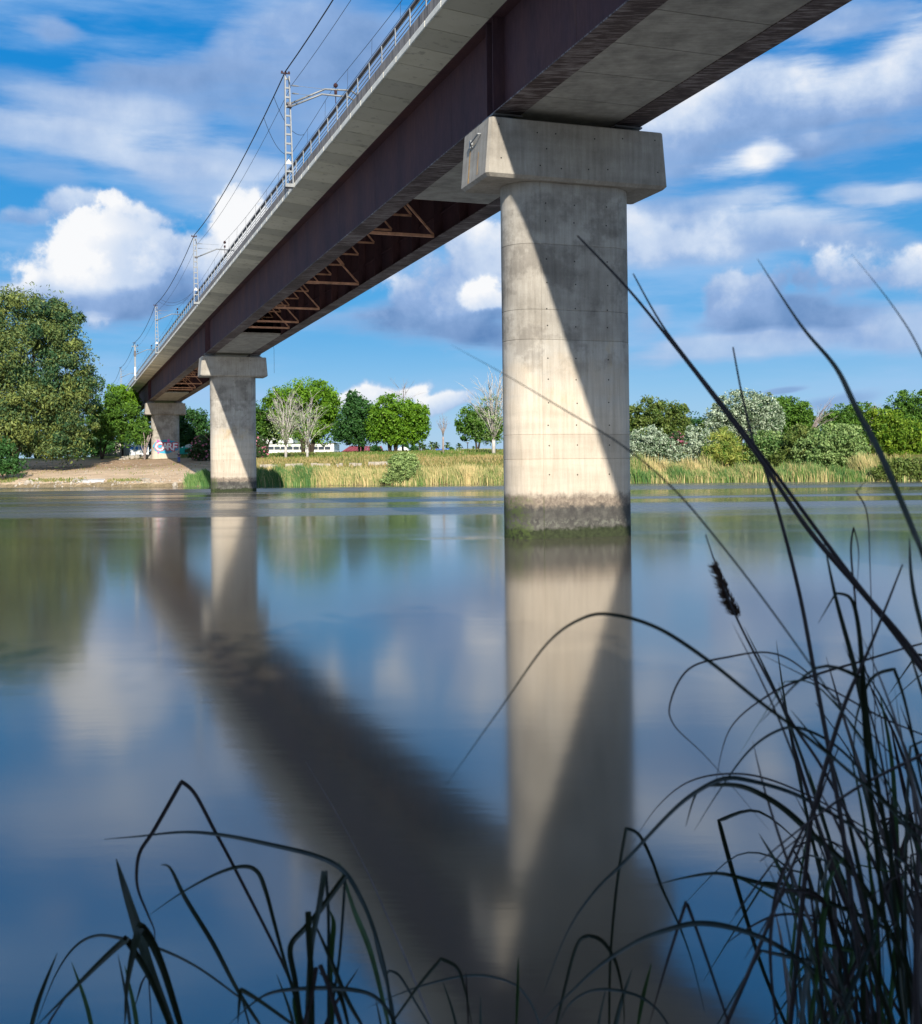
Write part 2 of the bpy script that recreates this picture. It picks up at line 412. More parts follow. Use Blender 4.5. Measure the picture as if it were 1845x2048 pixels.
def mat_weather():
    m, nt, N, L, b = newmat('weathering_steel'); P = pos(N)
    n1 = noise(N, L, P, .35, 5, .6, (1, 1, .5)); n2 = noise(N, L, P, 7, 4, .6, (1, 1, .25))
    c = ramp(N, L, n1, [(.3, (.070, .042, .054)), (.5, (.102, .054, .062)), (.72, (.140, .068, .064))])
    c = mixc(N, L, .55, c, ramp(N, L, n2, [(.3, (.55, .55, .62)), (.7, (1, 1, 1))]), 'MULTIPLY')
    dr = mth(N, L, 'MULTIPLY', mrange(N, L, noise(N, L, P, 2.6, 6, .7, (1, 1, .10)), .60, .74), .5)
    c = mixc(N, L, dr, c, (.16, .085, .06))
    L.new(c, b.inputs['Base Color']); b.inputs['Roughness'].default_value = .75; b.inputs['Specular IOR Level'].default_value = .15
    bump(N, L, n2, b, .08, .005)
    return m
M['steel'] = mat_weather()
def mat_flange():
    m, nt, N, L, b = newmat('streaked_flange_steel'); P = pos(N)
    n2 = noise(N, L, P, 2.2, 7, .72, (.55, 4.0, 1), (0, 0, -PHI*0.2)); n1 = noise(N, L, P, .5, 4, .6)
    mul = mth(N, L, 'ADD', mth(N, L, 'MULTIPLY', n2, .75), mth(N, L, 'MULTIPLY', n1, .3))
    c = ramp(N, L, mul, [(.40, (.030, .020, .022)), (.52, (.075, .05, .048)), (.58, (.19, .16, .16)), (.68, (.34, .32, .32))])
    L.new(c, b.inputs['Base Color']); b.inputs['Roughness'].default_value = .7
    return m
M['flange'] = mat_flange()
M['rust'] = simple('rust_tan_steel', (.62, .34, .22), .8, 0, .35, 2.5)
M['galv'] = simple('galvanised_steel', (.22, .235, .245), .5, .2, .18, 6)
M['rail_pipe'] = simple('dark_painted_pipe', (.085, .08, .085), .5, .2, .3, 4)
M['cable'] = simple('black_cable', (.012, .012, .014), .6, 0, .2, 4)
M['wire'] = simple('copper_wire_dull', (.05, .05, .055), .5, .3, .2, 4)
M['insul'] = simple('dark_brown_ceramic', (.05, .02, .018), .25, 0, .2, 4)
M['dark'] = simple('dark_hole', (.012, .011, .010), .9)
M['bearing'] = simple('grey_bearing_steel', (.20, .20, .21), .55, .3, .2, 4)
M['white_paint'] = simple('white_wall_paint', (.74, .74, .73), .75, 0, .08, .6)
M['bark'] = simple('brown_bark', (.075, .055, .042), .9, 0, .4, 3, (1, 1, .3))
M['palebark'] = simple('white_poplar_bark', (.47, .44, .40), .8, 0, .25, 2, (1, 1, .6))
M['greybark'] = simple('grey_twig_bark', (.30, .25, .23), .85, 0, .25, 2)
M['rock'] = simple('pale_rock', (.38, .34, .28), .9, 0, .35, 1.5)

def leafmat(name, c0, c1, trans=.35, rough=.55):
    m, nt, N, L, b = newmat(name)
    a = N.new('ShaderNodeAttribute'); a.attribute_name = 'tint'
    c = ramp(N, L, a.outputs['Fac'], [(0.0, tuple(1.5*x for x in c0)), (1.0, tuple(min(.8, 1.5*x) for x in c1))])
    L.new(c, b.inputs['Base Color']); b.inputs['Roughness'].default_value = rough; b.inputs['Specular IOR Level'].default_value = .3
    trans *= .6
    t = N.new('ShaderNodeBsdfTranslucent'); L.new(c, t.inputs[0])
    mx = N.new('ShaderNodeMixShader'); mx.inputs[0].default_value = trans
    L.new(b.outputs[0], mx.inputs[1]); L.new(t.outputs[0], mx.inputs[2])
    L.new(mx.outputs[0], N['Material Output'].inputs[0])
    return m

# ------------------------------------------------------------------ ground and water
SHX = [-900, -160, -67.6, -45.7, -15.1, 23.9, 52.2, 120, 260, 900]
SHY = [560, 214, 166.5, 156.5, 153.0, 144.0, 135.5, 118, 84, -60]
def shore(x): return np.interp(x, SHX, SHY)
PD = [-30, -3, 0, .5, 4, 10, 27, 42, 60, 120, 400, 5000]
PZ_L = [-4, -1.0, 0, .55, 1.15, 2.0, 3.5, 4.6, 5.0, 5.3, 5.3, 5.3]
PZ_R = [-4, -1.0, 0, .25, .9, 1.9, 3.6, 4.6, 5.15, 5.3, 5.3, 5.3]
def hsh(x, y): return np.sin(x*.37+y*.21)*.5+np.sin(x*.11-y*.29+1.3)*.5+np.sin(x*.83+y*.67+.4)*.3
def terrain(x, y):
    d = (y-shore(x))*.94
    w = np.clip((np.asarray(x)+34)/16.0, 0, 1)
    z = np.interp(d, PD, PZ_L)*(1-w)+np.interp(d, PD, PZ_R)*w
    return z+.10*hsh(x*1.0, y)*np.clip(d/6.0, 0, 1)
def grid_terrain():
    xs = np.concatenate([np.linspace(-900, -130, 22), np.arange(-126, 126, 1.5), np.linspace(130, 900, 22)])
    ds = np.concatenate([[-30, -8, -3, -1], np.arange(0, 4, .5), np.arange(4, 70, 1.6), [75, 85, 100, 130, 180, 260, 400, 800, 1600, 3200, 5000]])
    X, Dd = np.meshgrid(xs, ds, indexing='ij'); Y = shore(X)+Dd/.94
    Z = terrain(X, Y)
    jag = (rng.random(X.shape)-.5)*.22*np.clip(1-abs(Dd-2)/5, 0, 1)
    Z = Z+jag*(Dd > -.5)
    n, k = X.shape; V = np.stack([X, Y, Z], -1).reshape(-1, 3); I = np.arange(n*k).reshape(n, k)
    F = np.stack([I[:-1, :-1], I[1:, :-1], I[1:, 1:], I[:-1, 1:]], -1).reshape(-1, 4)
    return npmesh('far_bank', V, F)
def mat_ground():
    m, nt, N, L, b = newmat('bank_ground'); P = pos(N)
    sp = N.new('ShaderNodeSeparateXYZ'); L.new(P, sp.inputs[0]); x, y, z = sp.outputs
    big = noise(N, L, P, .12, 5, .6); mid = noise(N, L, P, .55, 7, .70, (.35, 1.6, 1), (0, 0, .25)); fine = noise(N, L, P, 3.0, 5, .7)
    grass = ramp(N, L, mid, [(.30, (.075, .115, .022)), (.46, (.135, .155, .038)), (.58, (.215, .185, .065)), (.74, (.27, .21, .10))])
    sand = ramp(N, L, mid, [(.30, (.20, .135, .085)), (.45, (.37, .25, .155)), (.60, (.56, .40, .26)), (.75, (.44, .32, .20))])
    sand = mixc(N, L, mth(N, L, 'MULTIPLY', mrange(N, L, fine, .52, .66), .5), sand, (.20, .16, .10))
    pale = mth(N, L, 'MULTIPLY', mrange(N, L, mth(N, L, 'ADD', z, mth(N, L, 'MULTIPLY', mth(N, L, 'SUBTRACT', mid, .5), 1.8)), 2.1, 2.9, 1.0, 0.0), .8)
    sand = mixc(N, L, pale, sand, ramp(N, L, mid, [(.3, (.48, .345, .225)), (.6, (.80, .62, .43))]))
    gz = mth(N, L, 'ADD', z, mth(N, L, 'MULTIPLY', mth(N, L, 'SUBTRACT', mid, .5), 1.6))
    left = mrange(N, L, mth(N, L, 'ADD', x, mth(N, L, 'MULTIPLY', mth(N, L, 'SUBTRACT', big, .5), 16)), -36, -27, 1.0, 0.0)
    grn = mrange(N, L, mth(N, L, 'ADD', z, mth(N, L, 'MULTIPLY', mth(N, L, 'SUBTRACT', big, .5), 1.2)), 4.5, 5.0)
    grass = mixc(N, L, mth(N, L, 'MULTIPLY', grn, .75), grass, ramp(N, L, mid, [(.3, (.045, .10, .012)), (.7, (.11, .17, .03))]))
    sandy = mth(N, L, 'MULTIPLY', left, mrange(N, L, gz, 3.9, 4.7, 1.0, 0.0))
    sandy = mth(N, L, 'MULTIPLY', sandy, mrange(N, L, noise(N, L, P, .25, 5, .6, (.4, 1.4, 1)), .60, .72, 1.0, .45))
    mudb = mrange(N, L, gz, .35, .8, 1.0, 0.0)
    c = mixc(N, L, sandy, grass, sand)
    c = mixc(N, L, mth(N, L, 'MULTIPLY', mudb, .85), c, ramp(N, L, fine, [(.3, (.07, .055, .03)), (.5, (.20, .16, .085)), (.7, (.33, .27, .17))]))
    L.new(c, b.inputs['Base Color']); b.inputs['Roughness'].default_value = .95; b.inputs['Specular IOR Level'].default_value = .1
    bump(N, L, mth(N, L, 'ADD', fine, mid), b, .9, .25)
    return m
tag(link('far_bank', grid_terrain(), mat_ground()), kind='structure')
def mat_water():
    m, nt, N, L, b = newmat('silty_river_water'); P = pos(N)
    b.inputs['IOR'].default_value = 2.8
    n = noise(N, L, P, 1.0, 4, .5, (.02, .10, 1))
    c = ramp(N, L, n, [(.35, (.066, .058, .047)), (.65, (.088, .077, .060))])
    L.new(c, b.inputs['Base Color'])
    # calm glassy reaches and wind-roughened streaks
    patch = noise(N, L, P, 1.0, 5, .6, (.006, .055, 1), (0, 0, .06))
    sp = N.new('ShaderNodeSeparateXYZ'); L.new(P, sp.inputs[0])
    far = mrange(N, L, sp.outputs[1], 28, 75)
    r = mth(N, L, 'ADD', .098, mth(N, L, 'MULTIPLY', far, mth(N, L, 'MULTIPLY', mrange(N, L, patch, .42, .58), .20)))
    L.new(r, b.inputs['Roughness'])
    w1 = noise(N, L, P, 1.0, 4, .55, (.5, 1.6, 1), (0, 0, .3)); w2 = noise(N, L, P, 5.0, 3, .5, (.7, 1.4, 1), (0, 0, .5))
    h = mth(N, L, 'ADD', w1, mth(N, L, 'MULTIPLY', w2, .10))
    # wake trailing from the nearest pier
    q = N.new('ShaderNodeMapping'); q.vector_type = 'TEXTURE'; q.inputs['Location'].default_value = (.6, 40.6, 0); q.inputs['Rotation'].default_value = (0, 0, .16); q.inputs['Scale'].default_value = (3.6, 1.7, 1)
    L.new(P, q.inputs[0]); ln = N.new('ShaderNodeVectorMath'); ln.operation = 'LENGTH'; L.new(q.outputs[0], ln.inputs[0])
    sq = N.new('ShaderNodeSeparateXYZ'); L.new(q.outputs[0], sq.inputs[0])
    wv = mth(N, L, 'SINE', mth(N, L, 'ADD', mth(N, L, 'MULTIPLY', sq.outputs[1], 16.0), mth(N, L, 'MULTIPLY', sq.outputs[0], 5.0)))
    h = mth(N, L, 'ADD', h, mth(N, L, 'MULTIPLY', mth(N, L, 'MULTIPLY', wv, mrange(N, L, ln.outputs['Value'], .25, 1.0, 1.0, 0.0)), 3.0))
    bump(N, L, h, b, 1.0, .0013)
    return m
V = [(-1500, -300, 0), (1500, -300, 0), (1500, 900, 0), (-1500, 900, 0)]
tag(link('river_water', npmesh('river_water', V, [(0, 1, 2, 3)]), mat_water()), kind='structure')
def near_bank():
    xs = np.concatenate([np.linspace(-300, -12, 14), np.arange(-10, 12, .5), np.linspace(14, 300, 14)])
    ys = np.array([-300, -120, -60, -30, -15, -8, -4, -2, -1, 0, .6, 1.2, 1.8, 2.4, 3.0, 3.6, 4.2, 4.8, 5.4, 7, 10])
    zs = np.array([6, 6, 5.4, 4, 2.6, 1.7, 1.25, 1.1, 1.05, 1.02, 1.0, .9, .72, .56, .42, .28, .12, -.06, -.3, -.8, -2])
    X, Y = np.meshgrid(xs, ys, indexing='ij'); Z = np.broadcast_to(zs, X.shape)+.05*(rng.random(X.shape)-.5)
    n, k = X.shape; I = np.arange(n*k).reshape(n, k)
    F = np.stack([I[:-1, :-1], I[1:, :-1], I[1:, 1:], I[:-1, 1:]], -1).reshape(-1, 4)
    return npmesh('near_bank', np.stack([X, Y, Z], -1).reshape(-1, 3), F)
tag(link('near_bank', near_bank(), simple('muddy_bank', (.09, .07, .045), .95, 0, .4, 1.5)), kind='structure')
def nbz(y): return float(np.interp(y, [-30, -15, -8, -4, -2, 0, .6, 1.2, 1.8, 2.4, 3.0, 3.6, 4.2, 4.8, 5.4], [4, 2.6, 1.7, 1.25, 1.1, 1.02, 1.0, .9, .72, .56, .42, .28, .12, -.06, -.3]))

# ------------------------------------------------------------------ piers
ZT = 14.4976; CAPH = 2.03; CR, CL = 1.018, 1.382
SP2, SP3, SP0 = 84.23, 167.44, -84.2
def stadium(inset=0.0, nseg=14):
    """plan of the column in (s, t), grooved where the curved ends meet the flat faces"""
    r = CR-inset; P = []
    g, w = .022, .016
    def flat(sgn):
        a, bb = (-CL, CL) if sgn < 0 else (CL, -CL)
        d = 1 if bb > a else -1
        return [(sgn*(r-g), a), (sgn*r, a+d*w), (sgn*r, bb-d*w), (sgn*(r-g), bb)]
    P += flat(-1)
    for i in range(1, nseg): th = -math.pi/2+math.pi*i/nseg; P.append((r*math.sin(th), CL+r*math.cos(th)))
    P += flat(1)
    for i in range(1, nseg): th = math.pi/2-math.pi*i/nseg; P.append((r*math.sin(th), -CL-r*math.cos(th)))
    return P
def make_pier(sp, zbase, lifts, label, extra=None):
    O = BR(sp, 0, 0); zt = ZT-GRAD*sp; O[2] = 0
    root = empty('concrete_pier', (O[0], O[1], zbase), label, 'bridge pier', 'concrete piers carrying the bridge')
    def P(s, t, z): return O+AH*s+T*t+np.array([0, 0, z])
    zs = [zbase-1.2]+[z for z in lifts if z > zbase+.5]+[zt-CAPH+.002]
    for z0, z1 in zip(zs[:-1], zs[1:]):
        m = MB(); rings = [(z0, .018), (z0+.014, 0), (z1-.014, 0), (z1, .018)]
        base = len(stadium()); allr = []
        for z, ins in rings: allr += [P(s, t, z) for s, t in stadium(ins)]
        F = [tuple(range(base))[::-1], tuple(range(3*base, 4*base))]
        for k in range(3):
            for i in range(base): F.append((k*base+i, k*base+(i+1) % base, (k+1)*base+(i+1) % base, (k+1)*base+i))
        m.add(allr, F)
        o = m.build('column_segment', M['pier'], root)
        me = o.data; me.polygons.foreach_set('use_smooth', [True]*len(me.polygons)); me.set_sharp_from_angle(angle=math.radians(25))
    # cap: wider at the foot, all arrises chamfered
    m = MB(); wt, wb, cd = 3.349, 3.507, 1.325; z0, z1 = zt-CAPH, zt
    def ring(w, d, c, z): return [P(-d, -w+c, z), P(-d, w-c, z), P(-d+c, w, z), P(d-c, w, z), P(d, w-c, z), P(d, -w+c, z), P(d-c, -w, z), P(-d+c, -w, z)]
    rr = ring(wb-.11, cd-.11, .07, z0)+ring(wb, cd, .09, z0+.11)+ring(wt, cd, .09, z1-.02)+ring(wt-.02, cd-.02, .09, z1)
    F = [tuple(range(8))[::-1], tuple(range(24, 32))]
    for k in range(3):
        for i in range(8): F.append((k*8+i, k*8+(i+1) % 8, (k+1)*8+(i+1) % 8, (k+1)*8+i))
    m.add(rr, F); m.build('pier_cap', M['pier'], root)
    # low plinths and bearings
    for sg in (-1, 1):
        m = MB(); m.box(P(0, sg*2.37, zt+.075), AH*.62, T*.62, (0, 0, .075)); m.build('bearing_plinth', M['concrete'], root)
        m = MB(); m.box(P(0, sg*2.37, zt+.19), AH*.5, T*.5, (0, 0, .04)); m.tube([P(0, sg*2.37, zt+.23), P(0, sg*2.37, zt+.33)], .40, 14); m.box(P(0, sg*2.37, zt+.36), AH*.55, T*.55, (0, 0, .03))
        m.build('bearing', M['bearing'], root)
    # formwork tie holes
    m = MB()
    def hole(s, t, z, r=.026):
        c = P(s, t, z); m.prism([c+T*(r*math.cos(a))+np.array([0, 0, r*math.sin(a)]) for a in np.linspace(0, 2*math.pi, 9)[:-1]], -AH*.006)
    for z in (11.75, 11.1, 9.75, 8.95, 8.05, 7.45, 6.3, 5.55, 4.75, 3.95, 3.25, 2.2):
        for t in (-1.17, -.08, 1.18):
            if z > zbase+.3: hole(-CR+.002, t+random.uniform(-.02, .02), z+random.uniform(-.03, .03))
    for t, z in ((-3.02, -.25), (-1.6, -.42), (-1.25, -.95), (-.9, -.4), (.6, -.45), (1.7, -.35), (3.0, -.3), (-2.95, -1.4), (-1.5, -1.55), (-.7, -1.6), (.35, -1.55), (1.1, -1.5), (3.1, -1.45)):
        hole(-1.325+.002, t, zt+z)
    o = m.build('tie_hole', M['dark'], root); tag(o, kind='stuff')
    return root, P, zt
LIFTS = [2.77, 3.63, 6.95, 8.0, 10.3]
p1, P1, zt1 = make_pier(0.0, 0.0, LIFTS, 'largest and nearest concrete pier with flat front and rounded ends, standing in the river')
p2, P2, zt2 = make_pier(SP2, 0.0, [3.4, 6.8, 9.6], 'smaller middle concrete pier standing in the river near the far shore')
p3, P3, zt3 = make_pier(SP3, 4.6, [6.3, 9.2], 'farthest and smallest concrete pier, on the sandy bank and sprayed with graffiti')
make_pier(SP0, 1.0, [4.0, 8.0], 'concrete pier on the near bank behind the viewer')
# bracket and rust runs on the left end of the nearest cap
m = MB()
def cap_left(s, z, out=0.0): return P1(s, -(3.349+(ZT-z)/CAPH*.158)-out-.012, z)
m.tube([cap_left(-.55, 14.1, .0), cap_left(-.55, 14.1, .10), cap_left(.25, 13.95, .10), cap_left(.25, 13.95, 0)], .03, 6)
m.box(cap_left(.33, 13.95, .04), AH*.06, T*.05, (0, 0, .14)); m.build('bracket', M['galv'], p1)
m = MB()
m.hexa([cap_left(.44, 12.6, .001), cap_left(.54, 12.6, .001), cap_left(.54, 12.6, .004), cap_left(.44, 12.6, .004), cap_left(.45, 13.8, .001), cap_left(.53, 13.8, .001), cap_left(.53, 13.8, .004), cap_left(.45, 13.8, .004)])
m.build('rust_stain', simple('rust_stain_paint', (.52, .30, .10), .9, 0, .3, 8), p1)
m = MB()
m.hexa([cap_left(-.42, 12.7, .001), cap_left(-.38, 12.7, .001), cap_left(-.38, 12.7, .004), cap_left(-.42, 12.7, .004), cap_left(-.44, 13.5, .001), cap_left(-.40, 13.5, .001), cap_left(-.40, 13.5, .004), cap_left(-.44, 13.5, .004)])
m.build('rust_stain', bpy.data.materials['rust_stain_paint'], p1)

# ------------------------------------------------------------------ bridge superstructure
S0, S1 = -84.2, 246.0
BROOT = BR(0, 0, 14.9)
bridge = empty('railway_bridge', BROOT, 'long steel plate girder railway bridge with pale concrete deck crossing the river', 'bridge')
def rep(o, locs, src_s):
    """copies of a part further along the bridge; locs are the s values, o was built at src_s"""
    for s in locs:
        c = o.copy(); COL.objects.link(c); c.location = o.location + Vector(A*(s-src_s))
        c.parent = o.parent
for sg in (-1, 1):
    m = MB(); m.bbox(S0, S1, sg*2.37-.012, sg*2.37+.012, 14.945, 18.36)
    web = m.build('girder', M['steel'], bridge)
    if sg < 0: web['label'] = 'left plate girder, its dark web in full view'
    else: web['label'] = 'right plate girder seen from below'
    m = MB(); m.bbox(S0, S1, sg*2.37-.5, sg*2.37+.5, 14.90, 14.943); m.build('bottom_flange', M['flange'], web)
    m = MB(); m.bbox(S0, S1, sg*2.37-.44, sg*2.37+.44, 18.362, 18.395); m.build('top_flange', M['steel'], web)
    # bearing stiffeners on the outer face at the piers, slim ones between, horizontal rib
    for sp in (0, SP2, SP3):
        for ds in (-.30, .30):
            m = MB(); m.bbox(sp+ds-.02, sp+ds+.02, min(sg*2.385, sg*2.83), max(sg*2.385, sg*2.83), 14.947, 18.358); m.build('bearing_stiffener', M['steel'], web)
    m = MB(); m.bbox(20.85-.012, 20.85+.012, min(sg*2.355, sg*1.87), max(sg*2.355, sg*1.87), 14.947, 18.358)
    st = m.build('web_stiffener', M['steel'], web)
    rep(st, [20.85+4.12*k for k in range(-7, 46) if k != 0], 20.85)
    m = MB(); m.bbox(S0, S1, min(sg*2.355, sg*2.20), max(sg*2.355, sg*2.20), 16.3, 16.32); m.build('longitudinal_rib', M['steel'], web)
    # site welds of the web plates
    m = MB()
    for k in range(-4, 22): m.bbox(5.5+11.7*k-.012, 5.5+11.7*k+.012, min(sg*2.38, sg*2.388), max(sg*2.38, sg*2.388), 14.95, 18.35)
    tag(m.build('weld_seam', M['steel'], web), kind='stuff')
# deck
m = MB(); m.bbox(S0, S1, -2.78, 2.78, 18.40, 18.78); m.build('deck_slab', M['slab'], bridge)
PITCHP = 1.88
prof = [(-2.785, 18.40), (-4.45, 18.565), (-4.60, 18.565), (-4.60, 18.83), (-4.50, 18.85), (-2.785, 18.85)]
def panel_mesh(s, sgn, ln): 
    m = MB(); pr = prof if sgn < 0 else [(-t, z) for t, z in prof][::-1]
    m.prism([BR(s, t, z) for t, z in pr][::-1], A*ln); return m
pa = panel_mesh(0.03, -1, PITCHP-.045).build('deck_panel', M['panel'], bridge)
rep(pa, [.03+PITCHP*k for k in range(-14, 130) if k != 0], .03)
m = panel_mesh(S0, -1, .03+PITCHP*(-14)-S0-.02); m.build('deck_edge', M['panel'], bridge)
m = panel_mesh(S0, 1, S1-S0); m.build('deck_edge', M['panel'], bridge)
m = MB(); m.prism([BR(.03, t, z) for t, z in ((-4.602, 18.60), (-4.618, 18.60), (-4.618, 18.815), (-4.602, 18.845))], A*(PITCHP-.07)); lp = m.build('deck_lip', simple('clean_lip_concrete', (.78, .75, .66), .85, 0, .12, 3), bridge)
rep(lp, [.03+PITCHP*k for k in range(-14, 130) if k != 0], .03)
PP = 2.03
m = MB(); m.bbox(2.02, 2.02+PP-.012, -4.565, -4.40, 18.853, 19.33); pp = m.build('parapet_panel', M['parapet'], bridge)
rep(pp, [2.02+PP*k for k in range(-13, 120) if k != 0], 2.02)
m = MB(); m.bbox(S0, 2.02-13*PP-.012, -4.565, -4.40, 18.853, 19.33); m.bbox(S0, S1, 4.40, 4.565, 18.853, 19.33); m.build('parapet', M['parapet'], bridge)
m = MB(); m.bbox(S0, S1, -4.395, 4.395, 18.853, 19.05); m.build('ballast_bed', simple('grey_ballast', (.22, .21, .20), .95, 0, .4, 6), bridge)
# bottom slab strips near the piers
for a, b in ((-17.7, 12.6), (66.5, 96.8), (146.2, 180.0)):
    n = max(1, round((b-a)/2.5)); w = (b-a)/n
    m = MB(); m.bbox(a+.02, a+w-.02, -1.868, 1.868, 14.93, 15.12); o = m.build('slab_strip', M['slab'], bridge)
    rep(o, [a+w*k for k in range(1, n)], a)
    m = MB(); m.bbox(a, b, -1.80, 1.80, 14.96, 15.11)
# cross frames
m = MB(); c = 20.85; m.box(BR(c, 0, 17.05), A*.045, T*1.86, (0, 0, .055)); cb = m.build('cross_bar', M['rust'], bridge)
rest = [c+4.12*k for k in range(-2, 45) if k != 0]
def inslab(s): return False
rep(cb, rest, c)
for sg in (-1, 1):
    m = MB(); m.bar(BR(c, sg*1.86, 17.08), BR(c, sg*.75, 18.36), .09); o = m.build('knee_brace', M['rust'], bridge); rep(o, rest, c)
frames = [37.33, 49.7, 57.9, 62.05, 99.3+4.0, 115.6, 128.0, 136.2, 140.4]
m = MB(); m.box(BR(c, 0, 15.05), A*.07, T*1.86, (0, 0, .075)); o = m.build('bottom_strut', M['rust'], bridge); rep(o, frames, c)
for sg in (-1, 1):
    m = MB(); m.bar(BR(c, sg*1.84, 15.12), BR(c, sg*.06, 17.02), .12, .09); o = m.build('diagonal_brace', M['rust'], bridge); rep(o, frames, c)
m = MB(); pth = [BR(75.5, 2.80, 14.9-.0), BR(75.5, 2.86, 14.6), BR(75.52, 2.87, 13.9), BR(75.62, 2.89, 13.2), BR(75.52, 2.86, 12.7), BR(75.5, 2.87, 12.2)]
m.tube(pth, .014, 5); tag(m.build('hanging_rope', M['wire'], None, loc=pth[0]), 'thin dark rope dangling from the right girder beside the middle pier', 'rope')

# ------------------------------------------------------------------ railing
rail = empty('bridge_railing', BR(0, -4.47, 19.33), 'grey steel railing with pointed posts and a thick dark handrail along the deck edge', 'railing')
m = MB(); s = 3.98
pf = [(-.05, 19.332), (.05, 19.332), (.05, 19.50), (.018, 19.55), (.05, 19.60), (.05, 19.70), (.018, 19.75), (.05, 19.80), (.05, 19.90), (0, 20.09), (-.05, 19.90)]
m.prism([BR(s+a, -4.555, z) for a, z in pf], T*.035); po = m.build('railing_post', M['galv'], rail)
rep(po, [3.98+PP*k for k in range(-13, 118) if k != 0], 3.98)
for z, r in ((19.55, .020), (19.75, .020), (19.95, .020)):
    m = MB(); m.tube([BR(S0, -4.49, z), BR(S1, -4.49, z)], r, 6); m.build('rail', M['galv'], rail, True)
m = MB(); m.tube([BR(S0, -4.44, 20.14), BR(S1, -4.44, 20.14)], .085, 10); m.build('handrail', M['rail_pipe'], rail, True)

# ------------------------------------------------------------------ overhead line masts
MAST_S = [26.8, 74.2, 121.8, 169.2, 219.0]
mast_words = ['nearest lattice catenary mast, tallest in view, with two bent arms', 'second nearest lattice catenary mast, in front of the big white cloud',
              'third nearest lattice catenary mast, between the big cloud and the solid post mast', 'solid post catenary mast with a white painted foot, fourth along the deck', 'farthest catenary mast, above the bright green tree top']
def mast(i, s):
    g = GRAD
    def Q(ds, t, z): return BR(s+ds, t, z)
    root = empty('catenary_mast', Q(0, -4.85, 18.9), mast_words[i], 'catenary mast', 'catenary masts along the bridge deck')
    zt = 25.0
    m = MB(); m.box(Q(0, -4.83, 18.72), A*.22, T*.27, (0, 0, .10)); m.build('foot_plate', M['galv'], root)
    if i != 3:
        m = MB(); m.bar(Q(0, -5.04, 18.8), Q(0, -5.03, zt), .16, .07, T); m.build('leg', M['galv'], root)
        m = MB(); m.bar(Q(0, -4.62, 18.8), Q(0, -4.80, zt), .16, .07, T); m.build('leg', M['galv'], root)
        for k in range(11):
            z = 19.5+k*.53; f = (z-18.8)/(zt-18.8)
            m = MB(); m.bbox(s-.05, s+.05, -5.01, -4.66-.18*f, z, z+.10); m.build('batten', M['galv'], root)
        m = MB(); m.prism([Q(-.1, -5.06, 19.95), Q(-.1, -4.70, 19.95), Q(-.1, -4.88, 20.25)], A*.015); m.build('sign_plate', M['white_paint'], root)
    else:
        m = MB(); m.bar(Q(0, -4.90, 18.8), Q(0, -4.90, 24.9), .30, .26, T); m.build('post', M['galv'], root)
        m = MB(); m.box(Q(0, -4.90, 20.2), A*.16, T*.14, (0, 0, .75)); m.build('white_band', M['white_paint'], root)
        m = MB(); m.box(Q(0, -5.05, 24.6), A*.05, T*.45, (0, 0, .05)); m.build('cross_arm', M['galv'], root)
        m = MB(); m.box(Q(0, -4.9, 23.3), A*.19, T*.19, (0, 0, .5)); m.build('clamp_box', M['rail_pipe'], root)
        for t, z in ((-4.45, 24.8), (-4.45, 23.7)):
            m = MB(); m.tube([Q(0, t, z-.1), Q(0, t, z+.12)], .09, 8); m.build('insulator', M['insul'], root)
    m = MB(); m.tube([Q(0, -4.98, zt-.02), Q(0, -5.0, zt+.13)], .03, 6); m.box(Q(0, -5.0, zt+.16), A*.06, T*.26, (0, 0, .025))
    for d in (-.2, 0, .2): m.tube([Q(0, -5.0+d, zt+.18), Q(0, -5.0+d, zt+.28)], [.07, .05], 8)
    m.build('top_insulator', M['insul'], root)
    arms = [(.12, [(-4.74, 23.47), (-2.69, 24.52), (-1.15, 24.60), (-.75, 24.35)]), (-.12, [(-4.74, 23.25), (-2.93, 24.13), (-1.35, 24.12), (-.95, 23.9)])] if i == 0 else [(0, [(-4.8, 23.15), (-2.86, 24.06), (-1.1, 24.02)])]
    for ds, pts in arms:
        m = MB(); m.tube([Q(ds, t, z) for t, z in pts], .06, 8); m.build('bracket_arm', M['galv'], root, True)
        m = MB(); m.box(Q(ds, -4.80, pts[0][1]), A*.16, T*.13, (0, 0, .06)); m.build('arm_clamp', M['rail_pipe'], root)
    for z, e in ((24.5, -2.6), (24.05, -3.3)):
        m = MB(); m.tube([Q(0, -4.8, z), Q(0, e, z-.02)], .012, 5); m.tube([Q(0, -4.6, z), Q(0, -4.25, z)], [.05, .03], 6); m.build('stay_rod', M['galv'], root)
    m = MB(); m.tube([Q(0, -2.08, 24.62), Q(0, -2.08, 24.70), Q(0, -2.08, 24.80), Q(0, -2.08, 24.90)], [.05, .13, .14, .05], 8); m.tube([Q(0, -2.08, 24.45), Q(0, -2.08, 24.25)], .09, 8); m.tube([Q(0, -2.08, 24.25), Q(0, -2.08, 23.72)], .025, 5)
    m.build('insulator', M['insul'], root)
for i, s in enumerate(MAST_S): mast(i, s)
def sagline(s0, s1, t, z0, z1, sag, n=14):
    return [BR(s0+(s1-s0)*f, t, z0+(z1-z0)*f-4*f*(1-f)*sag) for f in np.linspace(0, 1, n)]
SS = [-68.0, -20.6]+MAST_S+[266.0]
def line(name, t, z, sag, r, mat, label):
    pts = []
    for a, b in zip(SS[:-1], SS[1:]): pts += sagline(a, b, t, z, z, sag)[(1 if pts else 0):]
    m = MB(); m.tube(pts, r, 6)
    return tag(m.build(name, mat, None, True, loc=pts[0]), label, 'cable')
line('feeder_cable', -5.0, 25.27, .85, .036, M['cable'], 'thick black feeder cable strung over the tops of the catenary masts')
line('return_wire', -4.66, 24.50, .80, .014, M['wire'], 'thin wire clamped to the masts just below the thick black cable')
